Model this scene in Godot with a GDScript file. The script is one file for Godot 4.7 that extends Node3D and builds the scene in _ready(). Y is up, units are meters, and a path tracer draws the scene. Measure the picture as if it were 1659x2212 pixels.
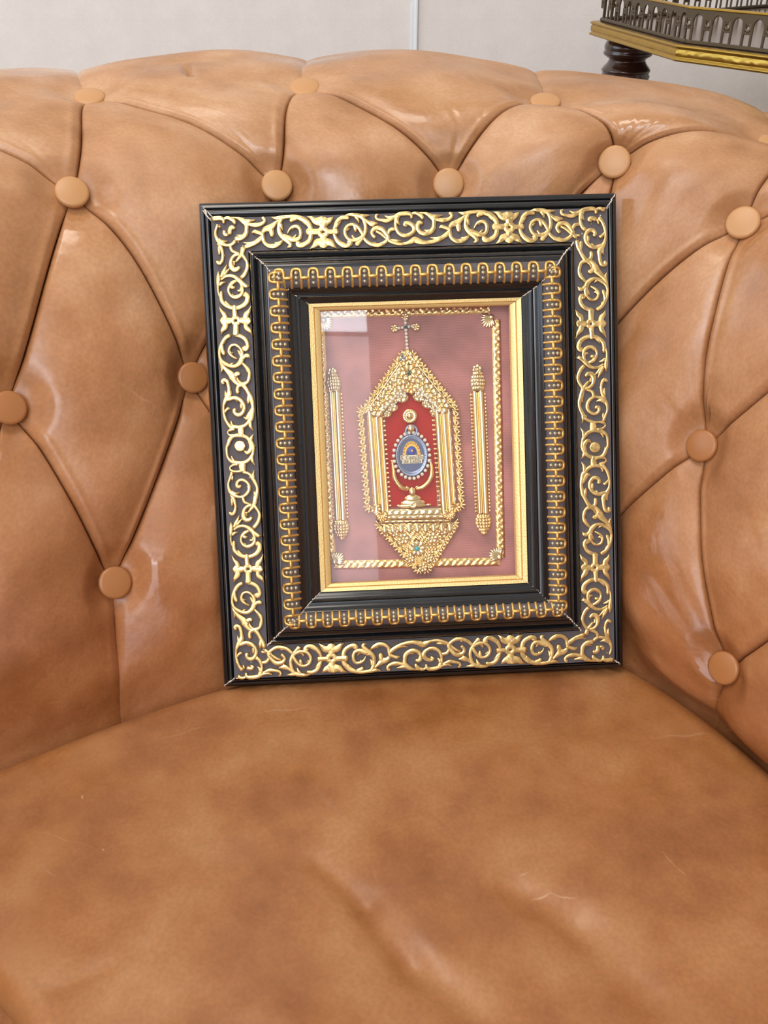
extends Node3D
# A framed devotional shrine leaning on a buttoned leather tub armchair, with a galleried table and a panelled wall behind.

var rng := RandomNumberGenerator.new()
var M := {}
var frame_xf: Transform3D

# ------------------------------------------------------------------ mesh collecting
class Acc:
	var v := PackedVector3Array()
	var n := PackedVector3Array()
	var t := PackedVector2Array()
	var c := PackedColorArray()
	var i := PackedInt32Array()
	var col := Color(1, 1, 1)

	# nu x nv points, row-major by u; the normal is d/du x d/dv (turned round by flip)
	func grid(p: PackedVector3Array, nu: int, nv: int, flip := false, cu := false, cv := false, uv := PackedVector2Array(), cols := PackedColorArray()) -> void:
		var base := v.size()
		for a in nu:
			for b in nv:
				var a0 := a - 1 if a > 0 else (nu - 1 if cu else 0)
				var a1 := a + 1 if a < nu - 1 else (0 if cu else nu - 1)
				var b0 := b - 1 if b > 0 else (nv - 1 if cv else 0)
				var b1 := b + 1 if b < nv - 1 else (0 if cv else nv - 1)
				var du := p[a1 * nv + b] - p[a0 * nv + b]
				var dv := p[a * nv + b1] - p[a * nv + b0]
				if du.length_squared() < 1e-14:
					var bb := (b + nv / 2) % nv
					du = (p[a1 * nv + bb] - p[a0 * nv + bb])
				if dv.length_squared() < 1e-14:
					var aa := 1 if a == 0 else a - 1
					dv = (p[aa * nv + b1] - p[aa * nv + b0])
				var nn := du.cross(dv).normalized()
				n.append(-nn if flip else nn)
				v.append(p[a * nv + b])
				t.append(uv[a * nv + b] if uv.size() else Vector2(float(a) / maxi(nu - 1, 1), float(b) / maxi(nv - 1, 1)))
				c.append(cols[a * nv + b] if cols.size() else col)
		for a in (nu if cu else nu - 1):
			for b in (nv if cv else nv - 1):
				var q0 := base + a * nv + b
				var q1 := base + ((a + 1) % nu) * nv + b
				var q2 := base + ((a + 1) % nu) * nv + (b + 1) % nv
				var q3 := base + a * nv + (b + 1) % nv
				if flip:
					i.append_array([q0, q1, q2, q0, q2, q3])
				else:
					i.append_array([q0, q2, q1, q0, q3, q2])

	func quad(a: Vector3, b: Vector3, cc: Vector3, d: Vector3) -> void:   # counter-clockwise from its front
		var base := v.size()
		var nn := (b - a).cross(cc - a).normalized()
		if nn.length_squared() < 0.5:
			nn = (cc - a).cross(d - a).normalized()
		for q in [a, b, cc, d]:
			v.append(q); n.append(nn); c.append(col)
		var w := (b - a).length(); var h := (d - a).length()
		t.append_array([Vector2(0, 0), Vector2(w, 0), Vector2(w, h), Vector2(0, h)])
		i.append_array([base, base + 2, base + 1, base, base + 3, base + 2])

	# convex polygon, counter-clockwise from its front
	func fan(p: Array) -> void:
		var base := v.size()
		var nn: Vector3 = (p[1] - p[0]).cross(p[2] - p[0]).normalized()
		for q in p:
			v.append(q); n.append(nn); c.append(col); t.append(Vector2(q.x, q.y) * 4.0)
		for k in range(1, p.size() - 1):
			i.append_array([base, base + k + 1, base + k])

	# box with chamfered edges
	func box(o: Vector3, s: Vector3, bev := 0.0, b := Basis()) -> void:
		var h := s / 2.0
		var e := minf(bev, minf(h.x, minf(h.y, h.z)) * 0.9)
		var ax := [Vector3.RIGHT, Vector3.UP, Vector3.BACK]
		for k in 3:
			for sg in [-1.0, 1.0]:
				var nrm: Vector3 = ax[k] * sg
				var u: Vector3 = ax[(k + 1) % 3]; var w: Vector3 = ax[(k + 2) % 3]
				var hu: float = h[(k + 1) % 3] - e; var hw: float = h[(k + 2) % 3] - e
				var ctr := nrm * h[k]
				var q := [ctr - u * hu - w * hw, ctr + u * hu - w * hw, ctr + u * hu + w * hw, ctr - u * hu + w * hw]
				if sg < 0: q.reverse()
				quad(o + b * q[0], o + b * q[1], o + b * q[2], o + b * q[3])
		if e > 0.0:
			for k in 3:
				var u: Vector3 = ax[(k + 1) % 3]; var w: Vector3 = ax[(k + 2) % 3]; var l: Vector3 = ax[k] * (h[k] - e)
				for su in [-1.0, 1.0]:
					for sw in [-1.0, 1.0]:
						var p1: Vector3 = u * su * h[(k + 1) % 3] + w * sw * (h[(k + 2) % 3] - e)
						var p2: Vector3 = u * su * (h[(k + 1) % 3] - e) + w * sw * h[(k + 2) % 3]
						if su * sw > 0: quad(o + b * (p1 - l), o + b * (p2 - l), o + b * (p2 + l), o + b * (p1 + l))
						else: quad(o + b * (p2 - l), o + b * (p1 - l), o + b * (p1 + l), o + b * (p2 + l))
			for sx in [-1.0, 1.0]:
				for sy in [-1.0, 1.0]:
					for sz in [-1.0, 1.0]:
						var s3 := Vector3(sx, sy, sz)
						var px := Vector3(h.x, h.y - e, h.z - e) * s3; var py := Vector3(h.x - e, h.y, h.z - e) * s3; var pz := Vector3(h.x - e, h.y - e, h.z) * s3
						if sx * sy * sz > 0: fan([o + b * px, o + b * py, o + b * pz])
						else: fan([o + b * px, o + b * pz, o + b * py])

	# profile of (radius, height) turned round the axis of the basis' y
	func lathe(o: Vector3, prof: Array, seg := 24, b := Basis(), flip := false) -> void:
		var p := PackedVector3Array()
		for q in prof:
			for k in seg:
				var a := TAU * k / seg
				p.append(o + b * Vector3(cos(a) * q.x, q.y, -sin(a) * q.x))
		grid(p, prof.size(), seg, not flip, false, true)

	func ball(o: Vector3, r: Vector3, rings := 6, seg := 10, b := Basis(), from := -PI / 2) -> void:
		var p := PackedVector3Array()
		for k in rings + 1:
			var f := lerpf(from, PI / 2, float(k) / rings)
			for j in seg:
				var a := TAU * j / seg
				p.append(o + b * (Vector3(cos(a) * cos(f), sin(f), -sin(a) * cos(f)) * r))
		grid(p, rings + 1, seg, true, false, true)

	# tube along points, radius per point
	func tube(pts: PackedVector3Array, rad: PackedFloat32Array, seg := 8, caps := true) -> void:
		var p := PackedVector3Array()
		var up := Vector3(0.13, 0.97, 0.21).normalized()
		var m := pts.size()
		for k in m:
			var d := (pts[mini(k + 1, m - 1)] - pts[maxi(k - 1, 0)]).normalized()
			var x := up.cross(d)
			if x.length() < 0.05: x = Vector3(1, 0, 0).cross(d)
			x = x.normalized()
			var y := d.cross(x)
			up = y
			var ring := func(rr: float, off: float) -> void:
				for j in seg:
					var a := TAU * j / seg
					p.append(pts[k] + d * off + (x * cos(a) + y * sin(a)) * rr)
			if k == 0 and caps:
				ring.call(0.00001, -rad[k] * 0.7); ring.call(rad[k] * 0.7, -rad[k] * 0.5)
			ring.call(rad[k], 0.0)
			if k == m - 1 and caps:
				ring.call(rad[k] * 0.7, rad[k] * 0.5); ring.call(0.00001, rad[k] * 0.7)
		grid(p, p.size() / seg, seg, false, false, true)

	func mesh(m: Material) -> ArrayMesh:
		var a := []
		a.resize(Mesh.ARRAY_MAX)
		a[Mesh.ARRAY_VERTEX] = v; a[Mesh.ARRAY_NORMAL] = n; a[Mesh.ARRAY_TEX_UV] = t; a[Mesh.ARRAY_COLOR] = c; a[Mesh.ARRAY_INDEX] = i
		var am := ArrayMesh.new()
		am.add_surface_from_arrays(Mesh.PRIMITIVE_TRIANGLES, a)
		am.surface_set_material(0, m)
		return am

# ------------------------------------------------------------------ naming
var used := {}
func numbered(called: String) -> String:
	var k: int = used.get(called, 0)
	used[called] = k + 1
	return called if k == 0 else "%s_%03d" % [called, k]

func put(called: String, a: Acc, m: Material, parent: Node = self) -> MeshInstance3D:
	return put_mesh(called, a.mesh(m), parent)

func put_mesh(called: String, mesh: Mesh, parent: Node = self) -> MeshInstance3D:
	var o := MeshInstance3D.new()
	o.mesh = mesh
	if parent == self:
		o.name = numbered(called)
	else:
		var k: int = parent.get_meta("n_" + called, 0)
		parent.set_meta("n_" + called, k + 1)
		o.name = called if k == 0 else "%s_%03d" % [called, k]
	o.cast_shadow = GeometryInstance3D.SHADOW_CASTING_SETTING_ON
	parent.add_child(o, true)
	return o

func group_of(called: String, parent: Node3D) -> Node3D:
	var o := Node3D.new()
	var k: int = parent.get_meta("n_" + called, 0)
	parent.set_meta("n_" + called, k + 1)
	o.name = called if k == 0 else "%s_%03d" % [called, k]
	parent.add_child(o, true)
	return o

func thing(called: String, label: String, category: String, at := Transform3D()) -> Node3D:
	var o := Node3D.new()
	o.name = numbered(called)
	o.transform = at
	add_child(o)
	o.set_meta("label", label); o.set_meta("category", category)
	return o

func struct(called: String, a: Acc, m: Material, label := "") -> MeshInstance3D:
	var o := put(called, a, m)
	o.set_meta("kind", "structure")
	if label: o.set_meta("label", label)
	return o

# ------------------------------------------------------------------ materials
func mat(called: String, c: Color, rough: float, metal := 0.0, spec := 0.5) -> StandardMaterial3D:
	var m := StandardMaterial3D.new()
	m.resource_name = called
	m.albedo_color = c
	m.roughness = rough
	m.metallic = metal
	m.metallic_specular = spec
	M[called] = m
	return m

func noise_tex(freq: float, size: int, seed_: int, kind := FastNoiseLite.TYPE_SIMPLEX_SMOOTH, oct := 4) -> NoiseTexture2D:
	var f := FastNoiseLite.new()
	f.noise_type = kind; f.seed = seed_; f.frequency = freq; f.fractal_octaves = oct
	var t := NoiseTexture2D.new()
	t.width = size; t.height = size; t.seamless = true; t.noise = f
	return t

func noise_img(freq: float, size: int, seed_: int, kind := FastNoiseLite.TYPE_SIMPLEX_SMOOTH, oct := 4) -> PackedByteArray:
	var f := FastNoiseLite.new()
	f.noise_type = kind; f.seed = seed_; f.frequency = freq; f.fractal_octaves = oct
	var im := f.get_seamless_image(size, size, false, false, 0.15)
	im.convert(Image.FORMAT_L8)
	return im.get_data()

func leather_image(size: int, seed_: int, dark: Color, mid: Color, pale: Color, marks: Array) -> ImageTexture:
	var a := noise_img(0.0042, size, seed_, FastNoiseLite.TYPE_SIMPLEX_SMOOTH, 5)
	var b := noise_img(0.014, size, seed_ + 5, FastNoiseLite.TYPE_SIMPLEX_SMOOTH, 4)
	var g := noise_img(0.12, size, seed_ + 9, FastNoiseLite.TYPE_SIMPLEX_SMOOTH, 2)
	var im := Image.create(size, size, false, Image.FORMAT_RGB8)
	var d := PackedByteArray()
	d.resize(size * size * 3)
	for k in size * size:
		var x := (a[k] / 255.0 - 0.5) * 1.5 + (b[k] / 255.0 - 0.5) * 0.6
		var q := mid.lerp(pale, clampf(x * 1.3, 0, 1)) if x > 0 else mid.lerp(dark, clampf(-x * 1.3, 0, 1))
		var f := 1.0 + (g[k] / 255.0 - 0.5) * 0.10
		d[k * 3] = clampi(int(q.r * f * 255), 0, 255); d[k * 3 + 1] = clampi(int(q.g * f * 255), 0, 255); d[k * 3 + 2] = clampi(int(q.b * f * 255), 0, 255)
	im = Image.create_from_data(size, size, false, Image.FORMAT_RGB8, d)
	# fine scratches and scuffs
	var r := RandomNumberGenerator.new()
	r.seed = seed_
	for k in 150:
		var x := r.randf() * size; var y := r.randf() * size
		var ang := r.randf() * TAU; var bend := r.randf_range(-0.02, 0.02)
		var ln := r.randi_range(10, 70); var s := r.randf_range(0.05, 0.22)
		for q in ln:
			var fade := s * sin(PI * (q + 0.5) / ln)
			var px := posmod(int(x), size); var py := posmod(int(y), size)
			im.set_pixel(px, py, im.get_pixel(px, py).lerp(pale.lightened(0.25), fade))
			x += cos(ang); y += sin(ang); ang += bend
	# marks at known places: from uv, to uv, width in pixels, strength (pale when positive, dark when negative)
	for m in marks:
		var a2: Vector2 = m[0] * size; var b2: Vector2 = m[1] * size
		var steps := int(a2.distance_to(b2)) + 1
		for q in steps + 1:
			var c := a2.lerp(b2, float(q) / steps) + Vector2(0, sin(q * 0.13) * 1.5)
			var w: float = m[2] * sin(PI * clampf((q + 1.0) / (steps + 2.0), 0.06, 0.94))
			for dx in range(-int(w * 2) - 1, int(w * 2) + 2):
				for dy in range(-int(w * 2) - 1, int(w * 2) + 2):
					var fd: float = absf(m[3]) * exp(-(dx * dx + dy * dy) / maxf(w * w, 0.3)) * 0.5
					if fd < 0.01: continue
					var px := posmod(int(c.x) + dx, size); var py := posmod(int(c.y) + dy, size)
					im.set_pixel(px, py, im.get_pixel(px, py).lerp(pale.lightened(0.3) if m[3] > 0 else dark.darkened(0.5), fd))
	return ImageTexture.create_from_image(im)

func make_materials() -> void:
	var back_marks := []
	rng.seed = 9
	for k in 22: back_marks.append([Vector2(-.315, -.235) + Vector2(rng.randf() * .06, rng.randf() * .012), Vector2(-.25, -.228) + Vector2(rng.randf() * .035, rng.randf() * .012), 0.7, 0.35])
	for q in [[Vector2(.0090, .2700), Vector2(.0700, .2300), 1.2, .5], [Vector2(.05, .2), Vector2(.075, .25), 1.0, .3], [Vector2(1.32, .36), Vector2(1.34, .30), 1.0, -.6], [Vector2(1.335, .33), Vector2(1.345, .3), 2.0, -.4]]: back_marks.append(q)
	var back_tex := leather_image(1024, 11, Color8(160, 112, 72), Color8(182, 133, 92), Color8(199, 156, 118), back_marks)
	var seat_tex := leather_image(1024, 23, Color8(150, 94, 54), Color8(172, 115, 70), Color8(186, 134, 90), [[Vector2(0.1855, -0.7079), Vector2(0.2096, -0.7144), 1.2, 1.30], [Vector2(0.2096, -0.7144), Vector2(0.2400, -0.7053), 1.0, 1.10], [Vector2(0.1717, -0.7376), Vector2(0.1845, -0.7444), 0.9, 1.00], [Vector2(0.3637, -0.7722), Vector2(0.3734, -0.7512), 1.0, 0.80], [Vector2(0.3734, -0.7512), Vector2(0.3846, -0.7376), 0.9, 0.80], [Vector2(-0.4228, -0.8682), Vector2(-0.4195, -0.8634), 1.2, 1.60], [Vector2(-0.3714, -0.7808), Vector2(-0.3684, -0.7786), 1.0, 1.40], [Vector2(-0.4790, -0.8123), Vector2(-0.3841, -0.7829), 1.0, 0.35], [Vector2(-0.4425, -0.7547), Vector2(-0.4195, -0.7376), 1.0, 0.50], [Vector2(-0.1150, -0.8995), Vector2(-0.0178, -0.7687), 9.0, 0.04], [Vector2(-0.0266, -0.9338), Vector2(0.0324, -0.8586), 8.0, 0.03], [Vector2(0.3950, -0.9788), Vector2(0.5086, -0.9881), 2.0, 0.30], [Vector2(-0.2062, -1.0264), Vector2(-0.1071, -1.0363), 2.0, 0.35], [Vector2(0.0866, -1.0413), Vector2(0.1905, -1.0071), 1.2, 0.25], [Vector2(-0.3625, -0.9605), Vector2(-0.2461, -1.0071), 1.5, 0.25]])
	var grain := noise_tex(0.09, 512, 3, FastNoiseLite.TYPE_CELLULAR, 2)
	for nm in ["back_leather", "seat_leather"]:
		var m := mat(nm, Color(1, 1, 1), 0.42)
		m.albedo_texture = back_tex if nm == "back_leather" else seat_tex
		m.vertex_color_use_as_albedo = true
		m.heightmap_enabled = true
		m.heightmap_texture = noise_tex(0.07, 512, 7, FastNoiseLite.TYPE_SIMPLEX_SMOOTH, 4)
		m.heightmap_scale = 0.025
		m.roughness_texture = noise_tex(0.006, 512, 21)
		m.roughness = 0.70
		m.metallic_specular = 0.5
	M.seat_leather.roughness = 0.95
	M.seat_leather.heightmap_scale = 0.03
	mat("button_leather", Color8(172, 112, 64), 0.34)
	mat("faded_button_leather", Color8(194, 142, 92), 0.4)
	mat("dark_gap", Color8(34, 20, 12), 0.8)
	mat("piping_leather", Color8(170, 108, 62), 0.45)
	# ebonised wood
	var eb := mat("ebony", Color8(20, 20, 22), 0.22)
	eb.roughness_texture = noise_tex(0.01, 256, 5)
	eb.roughness = 0.42
	eb.clearcoat_enabled = true; eb.clearcoat = 0.5; eb.clearcoat_roughness = 0.16
	var gr := mat("band_ground", Color8(92, 85, 88), 0.6)
	gr.heightmap_enabled = true; gr.heightmap_texture = noise_tex(0.2, 256, 8); gr.heightmap_scale = 0.03
	gr.uv1_triplanar = true; gr.uv1_scale = Vector3(40, 40, 40)
	var go := mat("gilded_brass", Color8(240, 204, 136), 0.36, 0.9)
	go.roughness_texture = noise_tex(0.03, 256, 12)
	go.uv1_triplanar = true; go.uv1_scale = Vector3(14, 14, 14)
	go.roughness = 0.6
	mat("link_brass", Color8(222, 178, 104), 0.38, 0.85)
	mat("link_bead", Color8(176, 162, 136), 0.34, 0.8)
	var sl := mat("slip_gilt", Color8(240, 206, 140), 0.42, 0.55)
	sl.heightmap_enabled = true; sl.heightmap_texture = noise_tex(0.1, 256, 13); sl.heightmap_scale = 0.02
	sl.uv1_triplanar = true; sl.uv1_scale = Vector3(20, 20, 20)
	mat("chip_wood", Color8(222, 206, 190), 0.8)
	var pk := mat("pink_silk", Color8(198, 130, 120), 0.75)
	pk.albedo_texture = silk_image(256)
	pk.uv1_triplanar = true; pk.uv1_scale = Vector3(6, 6, 6)
	mat("red_velvet", Color8(182, 28, 12), 0.85)
	var fg := mat("gold_foil", Color8(255, 212, 136), 0.26, 1.0)
	fg.roughness_texture = noise_tex(0.03, 256, 31); fg.roughness = 0.5
	fg.uv1_triplanar = true; fg.uv1_scale = Vector3(30, 30, 30)
	mat("gold_bright", Color8(255, 230, 172), 0.14, 1.0)
	mat("pearl", Color8(236, 226, 206), 0.25)
	mat("silver_blue", Color8(150, 160, 182), 0.3, 0.7)
	mat("medal_ground", Color8(92, 98, 128), 0.4, 0.2)
	mat("paper", Color8(238, 222, 188), 0.8)
	mat("ink", Color8(40, 30, 26), 0.7)
	mat("turquoise", Color8(64, 176, 190), 0.12)
	mat("green_gem", Color8(38, 72, 66), 0.12)
	mat("relic_blue", Color8(66, 78, 168), 0.4)
	mat("relic_gold", Color8(224, 176, 84), 0.4, 0.6)
	var gl := mat("clear_glass", Color(1, 1, 1, 0.03), 0.02)
	gl.transparency = BaseMaterial3D.TRANSPARENCY_ALPHA
	# setting
	var wl := mat("wall_linen", Color8(240, 230, 222), 0.9)
	wl.albedo_texture = linen_image(256)
	wl.uv1_triplanar = true; wl.uv1_world_triplanar = true; wl.uv1_scale = Vector3(5, 5, 5)
	mat("wall_paint", Color8(226, 220, 212), 0.9)
	mat("ceiling_paint", Color8(240, 238, 234), 0.9)
	mat("white_trim", Color8(232, 232, 230), 0.5)
	mat("joint_metal", Color8(232, 236, 238), 0.35, 0.2)
	mat("carpet", Color8(140, 126, 112), 0.95)
	mat("table_brass", Color8(184, 150, 70), 0.3, 1.0)
	mat("table_bronze", Color8(96, 84, 66), 0.36, 0.85)
	var tm := mat("table_mahogany", Color8(58, 30, 20), 0.22)
	tm.clearcoat_enabled = true; tm.clearcoat = 0.6; tm.clearcoat_roughness = 0.1
	mat("tray_top", Color8(96, 78, 66), 0.16)
	var lp := mat("lamp_glow", Color8(255, 255, 255), 0.6)
	lp.emission_enabled = true; lp.emission = Color8(255, 248, 238); lp.emission_energy_multiplier = 1.2

func silk_image(size: int) -> ImageTexture:
	var a := noise_img(0.01, size, 41); var im := Image.create(size, size, false, Image.FORMAT_RGB8)
	for y in size:
		for x in size:
			var f := 0.9 + (a[y * size + x] / 255.0 - 0.5) * 0.25 + 0.05 * sin(y * 1.6) * sin(x * 0.11)
			im.set_pixel(x, y, Color(f, f, f))
	return ImageTexture.create_from_image(im)

func linen_image(size: int) -> ImageTexture:
	var a := noise_img(0.3, size, 42, FastNoiseLite.TYPE_VALUE, 1); var b := noise_img(0.01, size, 43)
	var im := Image.create(size, size, false, Image.FORMAT_RGB8)
	for y in size:
		for x in size:
			var f := 0.95 + (a[y * size + x] / 255.0 - 0.5) * 0.02 + (b[y * size + x] / 255.0 - 0.5) * 0.03 + 0.006 * sin(x * TAU / 4.0) + 0.006 * sin(y * TAU / 4.0)
			im.set_pixel(x, y, Color(f, f, f))
	return ImageTexture.create_from_image(im)

# ------------------------------------------------------------------ the armchair's surface
var G := []      # control net: G[k][j], along the tub k = -4..8, up the wall j = -2..7

func knots(x: float, n: int) -> Array:
	var i := clampi(int(floor(x)), 0, n - 2)
	var f := x - i
	var c := [-.5 * f * f * f + f * f - .5 * f, 1.5 * f * f * f - 2.5 * f * f + 1, -1.5 * f * f * f + 2 * f * f + .5 * f, .5 * f * f * f - .5 * f * f]
	var out := []
	for q in 4:
		var k := i - 1 + q
		if k < 0:
			out.append([0, 2 * c[q]]); out.append([1, -c[q]])
		elif k > n - 1:
			out.append([n - 1, 2 * c[q]]); out.append([n - 2, -c[q]])
		else:
			out.append([k, c[q]])
	return out

func surf(u: float, v: float) -> Vector3:
	var p := Vector3.ZERO
	var wv := knots(v + 2.0, 10)
	for a in knots(u + 4.0, 13):
		var row: Array = G[a[0]]
		var q := Vector3.ZERO
		for b in wv:
			q += row[b[0]] * b[1]
		p += q * a[1]
	return p

func surf_normal(u: float, v: float) -> Vector3:
	var e := 0.02
	var du := surf(u + e, v) - surf(u - e, v)
	var dv := surf(u, v + e) - surf(u, v - e)
	return du.cross(dv).normalized()     # towards the sitter and, over the roll, upwards

func puff_height(a: float, b: float, u: float, v: float) -> float:
	var x := absf(sin(PI * a)); var y := absf(sin(PI * b))
	var sx := pow(x, 0.62); var sy := pow(y, 0.62)
	var h := 0.48 * (1.0 - (1.0 - sx) * (1.0 - sy)) + 0.52 * sx * sy
	# every pleat is a little slit
	h -= 0.24 * exp(-x / 0.013) * (1.0 - exp(-y / 0.10)) + 0.24 * exp(-y / 0.013) * (1.0 - exp(-x / 0.10))
	# one lip of each pleat folds over the other
	var fa := a - roundf(a); var fb := b - roundf(b)
	h += 0.055 * exp(-pow((fa - 0.040) / 0.020, 2.0)) * (1.0 - exp(-y / 0.25)) + 0.055 * exp(-pow((fb + 0.040) / 0.020, 2.0)) * (1.0 - exp(-x / 0.25))
	# drawn flat right round the button
	var du := (fa + fb) * 0.5 * 0.19; var dv := (fa - fb) * 0.16
	if v < 0.0: dv = v * 0.16
	elif v > 3.0: dv = (v - 3.0) * 0.16
	h *= lerpf(0.30, 1.0, smoothstep(0.012, 0.040, sqrt(du * du + dv * dv)))
	var k := 0.034
	if v < 0.0: k *= lerpf(1.0, 0.16, smoothstep(0.0, -1.0, v))
	if v > 2.0: k *= lerpf(1.0, 0.38, smoothstep(2.0, 3.1, v))
	if v > 3.8: k *= lerpf(1.0, 0.0, smoothstep(3.8, 4.6, v))
	return h * k

func skin_uv(u: float, v: float) -> Vector3:
	if v < 0.0: return skin(u, v, u, u)
	if v > 3.0: return skin(u, v, u + 1.5, u - 1.5)
	return skin(u, v, u + v * 0.5, u - v * 0.5)

func skin(u: float, v: float, a: float, b: float) -> Vector3:
	if u < -3.5 or u > 7.5:      # the arms end in a straight edge
		return skin_uv(clampf(u, -3.5, 7.5), v)
	var nn := surf_normal(u, v)
	var p := surf(u, v) + nn * puff_height(a, b, u, v)
	if v < -0.55: p -= nn * 0.016 * smoothstep(-0.55, -1.05, v)
	# soft unevenness of the stuffing
	p += nn * (0.0012 * sin(u * 9.1 + v * 4.3) + 0.0010 * sin(u * 5.3 - v * 11.7 + 1.0))
	# puckers fanning out from the buttons
	var vr := roundf(v)
	if vr >= 0.0 and vr <= 3.0:
		var off := 0.5 if int(vr) % 2 == 1 else 0.0
		var dx := (u - (roundf(u - off) + off)) * 0.19; var dy := (v - vr) * 0.16
		var r := sqrt(dx * dx + dy * dy)
		if r < 0.075 and r > 0.002:
			var ph := vr * 2.1 + roundf(u - off) * 1.7
			p += nn * 0.0005 * exp(-pow((r - 0.026) / 0.018, 2.0)) * sin(atan2(dy, dx) * 9.0 + ph) * absf(sin(PI * a)) * absf(sin(PI * b)) * 2.2
	for w in WRINKLES:
		if absf(u - w[0]) < 0.8 and absf(v - w[1]) < 0.95:
			var d := seg_dist(Vector2(u * 0.19, v * 0.16), Vector2(w[0] * 0.19, w[1] * 0.16), Vector2(w[2] * 0.19, w[3] * 0.16))
			if d < 0.02:
				var along := Vector2(w[2] - w[0], w[3] - w[1])
				var f := clampf(Vector2(u - w[0], v - w[1]).dot(along) / along.length_squared(), 0.0, 1.0)
				p -= nn * 0.28 * w[5] * sin(PI * (0.12 + 0.88 * f)) * (exp(-pow(d / w[4], 2.0)) - 0.35 * exp(-pow((d - w[4] * 2.0) / w[4], 2.0)))
	return pressed(p)

# leather gives way behind the frame that leans on it
func pressed(p: Vector3) -> Vector3:
	var q := frame_xf.affine_inverse() * p
	var lim := -0.0152
	if q.z > lim - 0.004 and q.z < 0.07:
		var out := maxf(maxf(absf(q.x) - 0.204, q.y - 0.468), -0.01 - q.y)
		var f := 1.0 - smoothstep(-0.006, 0.0, out)
		if f > 0.0:
			q.z = lerpf(q.z, minf(q.z, lim), f)
			return frame_xf * q
	return p

# creases worn into the leather: from (u, v) to (u, v), width, depth
const WRINKLES := [
	[2.0, 2.10, 2.10, 2.45, .0022, .0018], [2.10, 2.45, 2.07, 2.78, .0022, .0020], [2.03, 2.08, 2.22, 2.50, .0022, .0014], [2.22, 2.50, 2.24, 2.70, .0020, .0014], [1.97, 2.12, 1.90, 2.55, .0025, .0010],
	[3.0, 2.10, 3.06, 2.55, .0020, .0016], [2.98, 2.10, 2.93, 2.60, .0022, .0014], [3.03, 2.08, 3.20, 2.50, .0022, .0012],
	[4.46, 1.06, 4.22, 1.38, .0018, .0014], [4.42, 1.03, 4.10, 1.14, .0030, .0016], [4.94, 0.08, 4.55, 0.44, .0060, .0026], [4.90, 0.04, 4.45, 0.22, .0060, .0020],
	[0.06, 1.95, 0.30, 1.62, .0022, .0010], [0.10, 1.92, 0.36, 1.70, .0022, .0009], [-0.02, 2.08, -0.08, 2.45, .0022, .0012], [0.98, 2.08, 0.90, 2.5, .0022, .0012], [4.02, 2.06, 4.06, 2.4, .0022, .0012]]

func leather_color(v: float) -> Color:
	var c := Color(0.78, 0.57, 0.43).lerp(Color(1.0, 0.90, 0.81), smoothstep(-0.5, 1.6, v))  # low wall darker: less faded leather, plus shade put into the colour
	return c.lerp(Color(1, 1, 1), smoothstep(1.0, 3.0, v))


func graded(n: int) -> PackedFloat32Array:
	var o := PackedFloat32Array()
	for k in n + 1:
		var x := float(k) / n
		o.append(lerpf(x, 0.5 - 0.5 * cos(PI * x), 0.965))
	return o

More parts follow.
